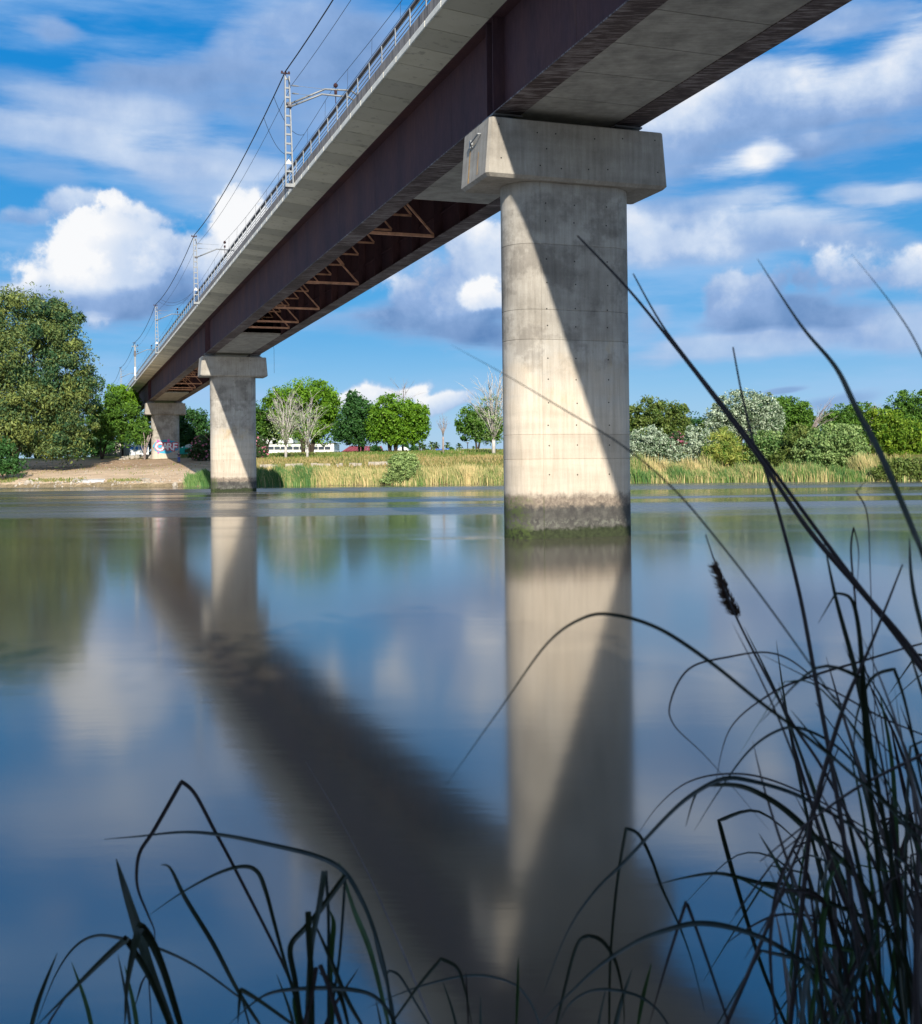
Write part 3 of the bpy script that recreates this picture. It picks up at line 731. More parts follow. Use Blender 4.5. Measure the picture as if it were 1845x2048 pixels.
msg = line('messenger_wire', -2.05, 24.9, .62, .014, M['wire'], 'upper thin wire over the track, hung from the mast arms, with droppers below')
line('contact_wire', -2.08, 23.68, .05, .013, M['wire'], 'lower straight thin wire over the track, below the droppers')
m = MB()
for a, b in zip(SS[1:-2], SS[2:-1]):
    for f in np.linspace(.06, .94, 9):
        s = a+(b-a)*f; m = MB(); m.tube([BR(s, -2.05, 24.9-4*f*(1-f)*.62), BR(s, -2.08, 23.68)], .008, 4); m.build('dropper', M['wire'], msg)
jl = ['upper sagging jumper cable looping past the nearest catenary mast', 'lower sagging jumper cable looping past the nearest catenary mast', 'upper sagging jumper loop right of the third mast', 'lower sagging jumper loop right of the third mast']
for j, (sa, sb) in enumerate(((30.6, 36.0), (34.2, 40.5), (113.5, 104.5), (116.5, 109.0))):
    fa = (sa-26.8)/47.4; fb = (sb-26.8)/47.4
    if j > 1: fa = (sa-74.2)/47.6; fb = (sb-74.2)/47.6
    za = 25.27-4*fa*(1-fa)*.85; zb = 24.9-4*fb*(1-fb)*.62
    pts = [BR(sa+(sb-sa)*f, -5.0+2.95*f, za+(zb-za)*f-4*f*(1-f)*.75) for f in np.linspace(0, 1, 16)]
    m = MB(); m.tube(pts, .016, 5); tag(m.build('jumper_cable', M['wire'], None, True, loc=pts[0]), jl[j], 'cable', 'jumper cables between feeder and messenger wire')
# graffiti on the farthest pier
def graffiti():
    root = p3; sF = -CR-.004
    def G(t, z, d=0.0): return P3(sF-d, t, z)
    def blob(pts, d, name, mat):
        m = MB(); m.prism([G(t, z, d) for t, z in pts], -AH*.003); m.build(name, mat, root)
    def sp(n, r0, r1, cx, cz, w, h, seed):
        R = random.Random(seed); return [(cx+w*math.cos(a)*R.uniform(r0, r1), cz+h*math.sin(a)*R.uniform(r0, r1)) for a in np.linspace(0, 2*math.pi, n+1)[:-1]]
    blue = simple('paint_cyan', (.03, .34, .52), .6, 0, .25, 2); red = simple('paint_red', (.55, .02, .05), .6, 0, .1, 2)
    white = simple('paint_white', (.82, .80, .84), .6, 0, .06, 2); pink = simple('paint_pink', (.72, .10, .38), .6, 0, .1, 2)
    z0 = 6.35
    blob(sp(22, .85, 1.08, .05, z0, 2.25, 1.22, 3), 0, 'graffiti_cloud', blue)
    for t, z, r in ((.45, z0+1.0, .25), (-1.35, z0+.95, .22), (-1.28, z0-1.1, .18)): blob(sp(10, .9, 1, t, z, r, r, 5), .004, 'graffiti_dot', pink)
    m = MB(); m.bbox
    blob([(-2.05, 5.4), (-1.98, 5.4), (-1.98, 6.9), (-2.05, 6.9)], 0, 'graffiti_dot', pink) if False else None
    cur = bpy.data.curves.new('graffiti_text', 'FONT')
    def letters(off, d, mat, name):
        for ch, t, sc_, dz, tl in (('C', -1.80, 1.95, -.72, .06), ('A', -.74, 1.70, -.62, -.03), ('R', .12, 1.70, -.62, .03), ('F', 1.02, 1.85, -.68, -.08)):
            c = bpy.data.curves.new(name, 'FONT'); c.body = ch; c.size = sc_; c.offset = off; c.extrude = .0015; c.resolution_u = 3
            o = bpy.data.objects.new(name, c); COL.objects.link(o)
            dg = bpy.context.evaluated_depsgraph_get(); me = bpy.data.meshes.new_from_object(o.evaluated_get(dg))
            bpy.data.objects.remove(o); bpy.data.curves.remove(c)
            p = G(t, z0+dz, d); ca, sa = math.cos(tl), math.sin(tl)
            X = T*ca+np.array([0, 0, 1])*sa; Y = -T*sa+np.array([0, 0, 1])*ca; Zv = -AH
            me.transform(Matrix(((X[0], Y[0], Zv[0], p[0]), (X[1], Y[1], Zv[1], p[1]), (X[2], Y[2], Zv[2], p[2]), (0, 0, 0, 1))))
            me.transform(Matrix.Translation(-Vector(wloc(root)))); me.name = name; me.materials.clear()
            link(name, me, mat, root)
    bpy.data.curves.remove(cur)
    letters(.18, .009, red, 'letter_outline'); letters(.050, .015, white, 'graffiti_letter')
graffiti()

# ------------------------------------------------------------------ vegetation builders
LM = {
 'euc': leafmat('eucalyptus_leaf', (.022, .062, .026), (.155, .185, .046), .25),
 'bright': leafmat('bright_green_leaf', (.050, .125, .008), (.140, .260, .016), .4),
 'mid': leafmat('mid_green_leaf', (.028, .078, .010), (.095, .185, .024), .35),
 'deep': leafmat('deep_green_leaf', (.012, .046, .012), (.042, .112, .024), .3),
 'olive': leafmat('olive_green_leaf', (.045, .085, .015), (.150, .185, .045), .35),
 'silver': leafmat('silver_green_leaf', (.070, .120, .055), (.46, .52, .40), .25),
 'grey': leafmat('grey_green_leaf', (.045, .105, .022), (.250, .330, .120), .3),
 'yellow': leafmat('yellow_green_leaf', (.040, .105, .008), (.180, .255, .022), .4),
 'cane': leafmat('giant_cane_leaf', (.050, .130, .015), (.34, .34, .08), .35),
 'pink': leafmat('pink_oleander_leaf', (.34, .10, .16), (.52, .22, .28), .3),
 'oleander': leafmat('oleander_leaf', (.018, .042, .014), (.055, .090, .030), .3),
 'palm': leafmat('palm_frond', (.035, .070, .020), (.085, .13, .045), .25),
 'reed': leafmat('reed_stem', (.070, .135, .026), (.44, .345, .165), .3),
 'reedgreen': leafmat('green_reed_stem', (.040, .105, .025), (.15, .22, .065), .3),
 'turf': leafmat('turf_blade', (.060, .115, .014), (.27, .20, .085), .35),
}
def leaves(cent, rad, n, size, droop=0.0, aspect=.45, tint=(0.5, .3)):
    """leaf cards round clump centres: returns verts, faces, tint"""
    k = len(cent); per = max(4, n//k); N_ = per*k
    C = np.repeat(np.asarray(cent), per, 0); R = np.repeat(np.asarray(rad), per, 0)
    d = rng.normal(size=(N_, 3)); d /= np.linalg.norm(d, axis=1)[:, None]
    rr = rng.random(N_)**.45
    p = C+d*R[:, None]*rr[:, None]*np.array([1, 1, .85])
    nrm = d*.55+rng.normal(size=(N_, 3))*.60+np.array([0, 0, .22]); nrm /= np.linalg.norm(nrm, axis=1)[:, None]
    a = np.cross(nrm, rng.normal(size=(N_, 3))); a[:, 2] -= droop*1.5
    a -= nrm*np.sum(a*nrm, 1)[:, None]; a /= (np.linalg.norm(a, axis=1)[:, None]+1e-9)
    b = np.cross(nrm, a); s = size*(.6+.8*rng.random(N_))[:, None]
    fold = nrm*s*.10
    V = np.stack([p-a*s*.5, p+b*s*aspect*.5+fold, p+a*s*.5, p-b*s*aspect*.5+fold], 1).reshape(-1, 3)
    F = np.arange(N_*4).reshape(-1, 4)
    ct = np.repeat(rng.normal(tint[0], tint[1]*.7, k), per)
    t = np.clip(ct+rng.normal(0, tint[1]*.6, N_), 0, 1)
    return V, F, t
def crown(name, ells, n, size0, mat, parent, cr=.26, clumps=46, droop=0., aspect=.45, tint=(.5, .3), surf=.45, dens=2.3, lsz=.95, fill=.25):
    """ells: world ellipsoids (centre, rx, ry, rz)"""
    n = int(n*dens); size = size0*lsz; clumps = int(clumps*2.2); cr = cr*.80
    w = np.array([e[1]*e[3] for e in ells])**1.0; w = w/w.sum(); cs, rs = [], []
    for _ in range(clumps):
        e = ells[rng.choice(len(ells), p=w)]
        d = rng.normal(size=3); d /= np.linalg.norm(d); d[1] = -abs(d[1]) if rng.random() < .45 else d[1]
        rr = rng.random()**surf*1.04
        k = cr*rng.choice([.5, .8, 1.0, 1.35])
        rad = k*(e[1]*e[2]*e[3])**(1/3)
        cs.append(np.asarray(e[0])+d*rr*np.maximum(np.array([e[1], e[2], e[3]])-rad*.35, .05)); rs.append(rad)
    V, F, t = leaves(cs, rs, int(n*(1-fill)), size, droop, aspect, tint)
    # loose sprays between and beyond the clumps
    ce = [np.asarray(e[0]) for e in ells]; nf = int(n*fill); ids = rng.choice(len(ells), nf, p=w)
    C = np.array(ce)[ids]; Rr = np.array([[e[1], e[2], e[3]] for e in ells])[ids]
    d = rng.normal(size=(nf, 3)); d /= np.linalg.norm(d, axis=1)[:, None]; rr = (rng.random(nf)**.33)*1.08
    V2, F2, t2 = leaves(C+d*Rr*rr[:, None], np.full(nf, size*.6), nf*4, size*.9, droop, aspect, (tint[0]*.9, tint[1]))
    V2 = V2[:nf*4*4]; F2 = F2[:nf*4]; pick = rng.random(len(F2)) < .25
    idx = np.repeat(pick, 4); V2 = V2[idx]; F2 = np.arange(len(V2)).reshape(-1, 4)
    V = np.concatenate([V, V2]); F = np.concatenate([F, F2+len(V)-len(V2)]); t = np.concatenate([t, t2[pick]])
    me = npmesh(name, V-wloc(parent), F, t)
    return link(name, me, mat, parent)
def limb_tree(root, base, tops, r0, mat, name='trunk', fork=.35):
    m = MB(); base = np.asarray(base, float)
    for j, tp in enumerate(tops):
        tp = np.asarray(tp, float); mid = base+(tp-base)*np.array([fork*.35, fork*.35, fork])+rng.normal(size=3)*r0*.6
        q = base+(tp-base)*np.array([.55, .55, .68])+rng.normal(size=3)*r0
        m.tube([base-np.array([0, 0, .6]), mid, q, tp], [r0, r0*.8 if j == 0 else r0*.62, r0*.42, r0*.10], 7)
    return m.build(name, mat, root, True)
def ell_px(Y, L, depth=None):
    out = []
    for (u, v, ru, rv) in L:
        c = at(u, v, Y); rx = 1.03*ru/FPX*Y; rz = 1.03*rv/FPX*Y
        ry = (depth or 1.0)*min(rx, rz*1.3)
        out.append((c, rx, ry, rz))
    return out
def tree(name, label, ub, Y, L, leaf, n, size, group='trees and shrubs on the far bank', cat='tree', trunk=True, tr=.28, ntops=4, bark='bark', flowers=0, zoff=0., trunks=None, **kw):
    ells = ell_px(Y, L); R_ = random.Random(int(ub*7+Y))
    for _ in range(5):      # boughs that break the outline
        e = ells[R_.randrange(len(ells))]; a = R_.uniform(-.25, 1.25)*math.pi; k = R_.uniform(.20, .36)
        ells.append((e[0]+np.array([math.cos(a)*e[1]*.92, R_.uniform(-.6, .2)*e[2], math.sin(a)*e[3]*.92]), e[1]*k, e[2]*k, e[3]*k))
    x = at(ub, 900, Y)[0]; z = float(terrain(x, Y))+zoff
    root = empty(name, (x, Y, z), label, cat, group)
    crown('crown' if cat != 'shrub' else 'foliage', ells, n, size, LM[leaf], root, **kw)
    if trunk:
        for u2 in (trunks or [ub]):
            bx = at(u2, 900, Y)[0]; order = sorted(range(len(ells)), key=lambda i: -ells[i][1]*ells[i][3])
            tops = []
            for k in range(ntops):
                e = ells[order[k % len(ells)]]; tops.append(e[0]+np.array([random.uniform(-.5, .5)*e[1], random.uniform(-.5, .5)*e[2], random.uniform(.0, .6)*e[3]]))
            limb_tree(root, (bx, Y, float(terrain(bx, Y))), tops, tr, M[bark])
    if flowers:
        f = crown('blossom', ells, flowers, size*.8, LM['pink'], root, cr=.14, clumps=26, surf=.15, aspect=.8)
    return root

# ------------------------------------------------------------------ trees, left bank
tree('eucalyptus_tree', 'huge grey green eucalyptus with drooping boughs at the left edge, over the sand', 25, 180,
     [(62, 634, 84, 62), (122, 668, 54, 66), (40, 730, 114, 96), (140, 756, 62, 76), (95, 845, 96, 74), (166, 805, 40, 66), (135, 890, 50, 46), (-12, 642, 82, 68), (-60, 690, 90, 100), (-70, 850, 110, 90), (10, 880, 54, 40), (60, 800, 90, 80)],
     'euc', 62000, .58, droop=.6, aspect=.34, cr=.40, clumps=150, fill=.08, tr=.62, ntops=7, surf=.25, tint=(.42, .42))
tree('leafy_shrub', 'low dark green bush below the eucalyptus at the water edge, far left', 5, 170,
     [(-20, 925, 48, 26), (30, 930, 26, 22), (5, 900, 26, 26)], 'deep', 2600, .50, cat='shrub', tr=.08, ntops=3, cr=.3, clumps=36)
tree('acacia_tree', 'feathery green tree just right of the eucalyptus, shading the white wall', 203, 206,
     [(215, 835, 42, 46), (255, 850, 38, 46), (200, 870, 30, 30), (280, 855, 20, 30)], 'mid', 7000, .55, cr=.27, clumps=64, tr=.2, tint=(.45, .35), aspect=.35)
tree('acacia_tree', 'bright green round tree top touching the far end of the bridge deck', 246, 214,
     [(242, 795, 30, 26), (262, 806, 20, 20), (225, 812, 20, 22)], 'bright', 4200, .5, cr=.3, clumps=40, tr=.18)
tree('young_tree', 'small half bare tree with a brown trunk growing beside the rock pile', 289, 197,
     [(287, 884, 12, 9), (284, 862, 18, 16)], 'mid', 520, .5, cr=.3, clumps=14, tr=.18, ntops=6, bark='greybark')
tree('broadleaf_tree', 'dark tree directly behind the farthest pier', 345, 232,
     [(350, 850, 36, 46), (330, 868, 36, 34), (384, 872, 30, 32)], 'deep', 7000, .6, cr=.27, clumps=60)
tree('broadleaf_tree', 'dark green tree between the farthest and the middle pier', 402, 226,
     [(400, 852, 24, 34), (412, 872, 24, 28), (385, 880, 22, 22)], 'deep', 4600, .55, cr=.28, clumps=44)
tree('oleander_bush', 'dark oleander bush with pink flowers left of the middle pier', 410, 190,
     [(408, 895, 26, 26), (398, 905, 24, 16)], 'oleander', 2600, .42, cat='shrub', flowers=45, trunk=False, cr=.3, clumps=40)
tree('oleander_bush', 'dark oleander bush with pink flowers right of the middle pier', 519, 190,
     [(518, 896, 16, 24), (520, 905, 18, 14)], 'oleander', 1900, .42, cat='shrub', flowers=40, trunk=False, cr=.3, clumps=34)
# centre trees
tree('willow_tree', 'blue green leafy tree showing just right of the middle pier', 530, 226,
     [(530, 838, 32, 40), (548, 850, 26, 34), (520, 866, 20, 22)], 'mid', 5600, .55, cr=.27, clumps=52, tint=(.3, .3))
tree('willow_tree', 'tallest bright green dome shaped tree behind the white bare poplars', 615, 218,
     [(615, 800, 62, 42), (655, 820, 30, 40), (575, 815, 40, 38), (610, 845, 60, 34), (650, 858, 36, 30)], 'bright', 15000, .60, cr=.24, clumps=120, trunks=[607, 623], tr=.33, tint=(.45, .33), droop=.4)
tree('broadleaf_tree', 'dark green tree with a pointed top, middle of the park row', 722, 212,
     [(715, 835, 34, 42), (708, 800, 16, 18), (722, 866, 48, 26), (745, 850, 24, 34), (690, 858, 24, 28)], 'deep', 12500, .52, cr=.25, clumps=105, trunks=[719, 726], tr=.22, tint=(.5, .35))
tree('broadleaf_tree', 'large light green tree, rightmost of the park row, with two trunks', 788, 209,
     [(785, 832, 46, 42), (825, 848, 34, 40), (800, 862, 54, 28), (760, 850, 30, 34), (840, 830, 20, 26)], 'bright', 13500, .55, cr=.25, clumps=110, trunks=[780, 792], tr=.22, tint=(.38, .32), droop=.3)
tree('broadleaf_tree', 'green tree behind the tall bare poplar, left of the nearest pier', 955, 224,
     [(945, 842, 30, 30), (968, 850, 34, 36), (985, 862, 26, 26), (935, 860, 20, 22)], 'mid', 7500, .55, cr=.26, clumps=60, tr=.22, tint=(.4, .35))
# right bank
Rg = 'trees and shrubs on the far bank'
tree('broadleaf_tree', 'green brown domed tree just right of the nearest pier, behind silvery shrubs', 1310, 188,
     [(1305, 832, 48, 34), (1345, 838, 36, 34), (1275, 845, 30, 34), (1325, 865, 60, 30), (1290, 875, 40, 30)], 'olive', 10500, .5, cr=.25, clumps=95, tr=.22, tint=(.35, .35))
tree('silver_shrub', 'silvery windblown shrub beside the nearest pier, above tall reeds', 1300, 154,
     [(1295, 888, 40, 34), (1330, 905, 32, 30), (1275, 905, 34, 30)], 'silver', 8500, .38, cat='shrub', trunk=False, cr=.26, clumps=75, tint=(.30, .30), droop=.2)
tree('silver_shrub', 'smaller silvery shrub, second right of the nearest pier', 1398, 157,
     [(1400, 885, 28, 32), (1415, 905, 28, 28), (1380, 912, 24, 22)], 'silver', 6000, .38, cat='shrub', trunk=False, cr=.27, clumps=55, tint=(.34, .3), droop=.2)
tree('oleander_bush', 'pink flowering bush squeezed between the two silvery shrubs', 1352, 166,
     [(1352, 882, 18, 18)], 'oleander', 1200, .4, cat='shrub', flowers=70, trunk=False, cr=.35, clumps=20)
tree('giant_cane', 'clump of yellow green giant cane above the reeds', 1450, 152,
     [(1445, 895, 36, 30), (1465, 905, 36, 24), (1430, 910, 24, 22)], 'cane', 5200, .62, cat='shrub', trunk=False, cr=.3, clumps=52, aspect=.16, tint=(.45, .33), droop=.3)
tree('white_poplar', 'tall silvery white poplar, broad crown above the right bank', 1480, 174,
     [(1480, 815, 46, 36), (1520, 832, 44, 40), (1450, 840, 40, 36), (1500, 852, 62, 26), (1545, 840, 26, 36)], 'silver', 15500, .42, cr=.22, clumps=140, tr=.25, tint=(.30, .36))
tree('silver_shrub', 'mid green shrub with pale tips, below the white poplar', 1545, 152,
     [(1540, 895, 44, 32), (1570, 905, 34, 30), (1515, 905, 28, 28)], 'grey', 8000, .4, cat='shrub', trunk=False, cr=.26, clumps=75, tint=(.28, .33))
tree('willow_shrub', 'big round grey green willow leaning over the reeds', 1670, 146,
     [(1670, 882, 54, 34), (1700, 905, 38, 34), (1640, 905, 50, 38), (1675, 930, 60, 24)], 'grey', 13500, .38, cat='shrub', trunk=False, cr=.22, clumps=130, tint=(.5, .28), droop=.3)
tree('willow_shrub', 'brownish olive willow pressed against the big grey green one', 1600, 149,
     [(1602, 880, 32, 32), (1600, 912, 42, 36), (1580, 925, 36, 26)], 'olive', 8000, .38, cat='shrub', trunk=False, cr=.24, clumps=80, tint=(.5, .3))
tree('broadleaf_tree', 'round topped green tree just right of the white poplar', 1570, 186,
     [(1565, 822, 34, 30), (1585, 845, 32, 34), (1550, 850, 30, 30)], 'mid', 6500, .5, cr=.25, clumps=60, tint=(.55, .33))
tree('broadleaf_tree', 'small narrow green tree standing before the bare grey branches', 1612, 184,
     [(1610, 825, 15, 22), (1615, 850, 18, 26)], 'mid', 2500, .48, cr=.3, clumps=26, tint=(.6, .3))
tree('broadleaf_tree', 'green tree behind the round willow, under small dark clouds', 1700, 180,
     [(1690, 835, 34, 26), (1722, 828, 36, 22), (1705, 858, 52, 28), (1665, 850, 22, 26)], 'mid', 8500, .48, cr=.25, clumps=75, tint=(.45, .35))
tree('broadleaf_tree', 'tall dark green tree at the right edge, highest on that bank', 1820, 186,
     [(1812, 818, 40, 34), (1845, 825, 40, 40), (1800, 850, 44, 34), (1860, 860, 50, 40)], 'mid', 9500, .5, cr=.25, clumps=80, tint=(.35, .33), tr=.3)
tree('yellow_tree', 'yellow tinged leafy tree at the right edge, below the tall dark one', 1795, 160,
     [(1790, 858, 46, 34), (1830, 880, 36, 36), (1770, 885, 40, 30), (1800, 905, 46, 24), (1760, 835, 28, 18)], 'yellow', 12500, .45, cr=.23, clumps=110, tint=(.45, .33))
tree('low_shrub', 'low green bush at the waterline in the bottom right of the far bank', 1800, 136,
     [(1795, 938, 32, 20), (1835, 940, 34, 24), (1770, 945, 22, 14)], 'olive', 5000, .38, cat='shrub', trunk=False, cr=.28, clumps=50)
tree('round_bush', 'round pale green bush alone at the waterline among the reeds', 808, 152,
     [(808, 935, 33, 26), (808, 920, 26, 14), (800, 955, 32, 14)], 'grey', 7000, .34, cat='shrub', trunk=False, cr=.24, clumps=75, tint=(.75, .25), droop=.2)

# belts of trees behind, standing one by one
def backrow(spec, leafs, label_words, group):
    for k, (u, v, ru, rv, Y) in enumerate(spec):
        tree('background_tree', label_words[k], u, Y, [(u, v, ru, rv), (u-ru*.4, v+rv*.5, ru*.8, rv*.7), (u+ru*.45, v+rv*.45, ru*.75, rv*.7)], leafs[k % len(leafs)], 3000, .6, cr=.3, clumps=30, tr=.22, group=group)
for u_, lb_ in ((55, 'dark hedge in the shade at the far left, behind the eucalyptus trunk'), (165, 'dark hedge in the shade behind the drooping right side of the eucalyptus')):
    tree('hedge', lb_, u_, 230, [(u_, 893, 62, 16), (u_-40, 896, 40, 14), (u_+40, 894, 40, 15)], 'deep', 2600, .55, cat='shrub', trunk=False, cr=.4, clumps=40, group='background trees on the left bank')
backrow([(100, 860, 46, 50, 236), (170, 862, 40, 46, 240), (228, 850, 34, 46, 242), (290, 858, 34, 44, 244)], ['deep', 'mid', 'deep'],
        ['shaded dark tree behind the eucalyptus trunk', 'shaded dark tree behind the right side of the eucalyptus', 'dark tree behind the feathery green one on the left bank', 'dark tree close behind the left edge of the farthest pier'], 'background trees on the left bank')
backrow([(1290, 868, 44, 34, 206), (1382, 862, 40, 38, 208), (1430, 872, 36, 34, 204), (1560, 866, 46, 36, 206), (1640, 868, 44, 34, 204), (1735, 872, 50, 36, 200), (1830, 870, 50, 40, 205)], ['mid', 'deep', 'olive', 'mid'],
        ['dark green tree behind the domed tree beside the nearest pier', 'dark tree filling the gap left of the white poplar', 'green tree behind the yellow green cane', 'dark tree behind the white poplar on its right', 'dark tree behind the leaning bare branches', 'dark tree behind the yellow tinged tree, on its left', 'dark tree low behind the tall one at the right edge'], 'background trees on the right bank')
# trees beyond the frame that the river mirrors or that shade the near bank
def plain_tree(name, x, y, z, h, r, leaf, label, n=7000, size=.55):
    root = empty(name, (x, y, z), label, 'tree', 'trees outside the view')
    ells = [((x, y, z+h*.55), r, r, h*.36), ((x+r*.3, y, z+h*.72), r*.7, r*.7, h*.26), ((x-r*.4, y, z+h*.45), r*.75, r*.75, h*.28)]
    crown('crown', ells, n, size, LM[leaf], root, cr=.3, clumps=70)
    limb_tree(root, (x, y, z), [np.array([x+random.uniform(-1, 1)*r*.5, y+random.uniform(-1, 1)*r*.5, z+h*random.uniform(.6, .9)]) for _ in range(5)], .03*h, M['bark'])
for k, (x, y, h, r) in enumerate(((-4.5, -13, 13, 4.6), (2.8, -12.5, 14, 4.8), (9.5, -14, 13, 4.6), (-12, -17, 14, 5), (16, -20, 15, 5))):
    plain_tree('bank_tree', x, y, nbz(y), h, r, 'mid', ['leafy tree behind the viewer, left of the middle one', 'leafy tree straight behind the viewer', 'leafy tree behind the viewer, right of the middle one', 'leafy tree behind the viewer, farthest left', 'leafy tree behind the viewer, farthest right'][k], 9000, .6)
for k, (x, y) in enumerate(((-95, 205), (-120, 215), (88, 160), (104, 150), (124, 150))):
    plain_tree('bank_tree', x, y, float(terrain(x, y)), 17-k, 6.5, ['euc', 'mid', 'mid', 'olive', 'mid'][k], ['far bank tree beyond the left edge, nearer one', 'far bank tree beyond the left edge, outer one', 'far bank tree beyond the right edge, first', 'far bank tree beyond the right edge, second', 'far bank tree beyond the right edge, third'][k])

# bare trees
def bare_tree(label, ub, vb, Y, vt, spread, bark, dens=1.0, name='bare_tree', lean=0.0, trunk_frac=.18, r0=.20, seed=1, leafy=None, group='bare leafless trees'):
    R = random.Random(seed)
    b = at(ub, vb, Y); x = b[0]; z = float(terrain(x, Y)); top = at(ub, vt, Y)[2]; h = top-z
    sp = spread/FPX*Y
    root = empty(name, (x, Y, z), label, 'bare tree', group)
    m = MB(); base = np.array([x, Y, z]); fork = base+np.array([lean*.1, 0, h*trunk_frac])
    m.tube([base-np.array([0, 0, .5]), base+np.array([0, 0, h*trunk_frac*.5]), fork], [r0*1.15, r0, r0*.92], 8); m.build('trunk', M[bark], root, True)
    m = MB(); tw = MB()
    nb = int(13*dens)
    for k in range(nb):
        a = 2*math.pi*k*.618+R.uniform(-.3, .3); e = (k+.5)/nb
        reach = sp*(.25+.9*e*R.uniform(.7, 1.05)); up_ = h*(1-trunk_frac)*(1.0-.62*e**1.3)*R.uniform(.82, 1.0)
        tip = fork+np.array([math.cos(a)*reach+lean, math.sin(a)*reach*.8, up_])
        st = fork+np.array([0, 0, h*.16*R.random()*(1-e)])
        c1 = st+(tip-st)*.35+np.array([0, 0, h*.06*e+.0]); c2 = st+(tip-st)*.70+np.array([R.uniform(-.3, .3), R.uniform(-.3, .3), h*.07*e])
        rr = r0*(.55-.25*e); m.tube([st, c1, c2, tip], [rr, rr*.72, rr*.42, rr*.12], 5)
        for q in range(int(9*dens)):
            f = R.uniform(.3, 1); o_ = st+(tip-st)*f+np.array([0, 0, h*.07*e*math.sin(f*3)])
            d = (tip-st)/np.linalg.norm(tip-st)*R.uniform(.5, 1.3)+np.array([math.cos(a), math.sin(a), 0])*R.uniform(-.2, 1.0)*.8+np.array([R.uniform(-.7, .7), R.uniform(-.7, .7), R.uniform(-.2, .6)])
            l = h*R.uniform(.07, .16); m.tube([o_, o_+d*l*.55, o_+d*l+np.array([0, 0, -.25*l*e])], [rr*.30, rr*.2, rr*.06], 4)
            for w in range(2):
                g = o_+d*l*R.uniform(.4, .9); dd = d*.6+np.array([R.uniform(-.8, .8), R.uniform(-.8, .8), R.uniform(-.3, .5)])
                tw.tube([g, g+dd*l*.5], [rr*.14, rr*.05], 3, False)
    m.build('branch', M[bark], root, True)
    tag(tw.build('twig', M[bark], root), kind='stuff')
    if leafy: tag(crown('leaf_tuft', [(fork+np.array([0, 0, h*.25]), sp*.8, sp*.7, h*.3)], leafy, .3, LM['grey'], root, cr=.2, clumps=30), kind='stuff')
    return root
bare_tree('white barked bare poplar, left of the pair in front of the dome tree', 572, 914, 189, 782, 44, 'palebark', 1.35, seed=3, leafy=420, r0=.23)
bare_tree('white barked bare poplar, right of the pair in front of the dome tree', 615, 913, 190, 790, 40, 'palebark', 1.1, seed=29, leafy=300, r0=.21)
bare_tree('tallest pale bare tree, beside the left edge of the nearest pier', 988, 911, 188, 742, 52, 'palebark', 1.35, seed=5, leafy=700, r0=.30)
bare_tree('slim young bare tree with a white trunk, alone before the blue containers', 887, 908, 192, 828, 15, 'greybark', .55, seed=12, trunk_frac=.42, r0=.17)
bare_tree('thin grey bare tree poking up behind the light green park tree', 806, 905, 222, 762, 18, 'greybark', .6, seed=14, trunk_frac=.5, r0=.2)
bare_tree('leaning grey bare branches between green trees, behind the round willow', 1622, 900, 172, 802, 20, 'greybark', .7, seed=21, lean=2.2, trunk_frac=.35, r0=.2)
bare_tree('grey bare twigs above the green tree near the right edge', 1742, 900, 176, 806, 14, 'greybark', .5, seed=23, lean=.6, trunk_frac=.5, r0=.18)
# palms far behind the field
def palm(u, vt, Y, label):
    c = at(u, vt, Y); x = c[0]; z = 5.3; h = c[2]-z
    root = empty('palm_tree', (x, Y, z), label, 'palm tree', 'distant palm trees')
    m = MB(); m.tube([(x, Y, z-.3), (x+.1, Y, z+h*.5), (x, Y, z+h)], [.32, .26, .28], 7); m.build('trunk', M['bark'], root)
    V, F = [], []
    for k in range(34):
        a = 2*math.pi*k*.618; e = random.uniform(-.9, 1.1); l = random.uniform(1.6, 2.2); d = np.array([math.cos(a)*math.cos(e), math.sin(a)*math.cos(e), math.sin(e)])
        b0 = np.array([x, Y, z+h]); p1_ = b0+d*l*.6+np.array([0, 0, .1]); p2_ = b0+d*l+np.array([0, 0, -.45*l*.5]); w = np.array([-math.sin(a), math.cos(a), 0])*.28
        i = len(V); V += [b0-w*.3, b0+w*.3, p1_+w, p1_-w, p2_]; F += [(i, i+1, i+2, i+3), (i+3, i+2, i+4, i+4)]
    m = MB(); m.add(V, [f if f[2] != f[3] else f[:3] for f in F]); o = m.build('crown', LM['palm'], root)
    a_ = o.data.attributes.new('tint', 'FLOAT', 'FACE'); a_.data.foreach_set('value', rng.random(len(o.data.polygons)).astype(np.float32))
for (u, vt, Y, lb) in ((840, 891, 430, 'distant palm, leftmost of the row near the green park tree'), (845, 890, 470, 'distant palm hidden half behind the leftmost one'), (849, 893, 460, 'small distant palm right of the leftmost pair'),
        (863, 888, 440, 'distant palm left of the blue containers, tallest of those three'), (868, 893, 470, 'short distant palm between the two taller ones left of the blue containers'), (873, 890, 430, 'distant palm touching the left end of the blue containers'),
        (895, 889, 450, 'distant palm rising behind the blue containers, right of the slim bare tree'), (919, 893, 400, 'lone distant palm before the low white building'), (948, 898, 420, 'tiny distant palm between the two low white buildings')):
    palm(u, vt, Y, lb)
def far_shrub(u, v, ru, rv, Y, label):
    c = at(u, v, Y); root = empty('distant_shrub', (c[0], Y, 5.2), label, 'shrub', 'distant dark shrubs')
    crown('foliage', ell_px(Y, [(u, v, ru, rv)]), 420, 1.0, LM['deep'], root, cr=.4, clumps=14)
far_shrub(829, 899, 9, 8, 480, 'dark distant shrub under the right side of the light green park tree')
far_shrub(856, 902, 6, 4, 500, 'low dark distant shrub between the palms')
far_shrub(902, 900, 5, 5, 480, 'small dark distant shrub right of the blue containers')
far_shrub(752, 899, 9, 5, 260, 'dark hedge at the right end of the red roofed building')
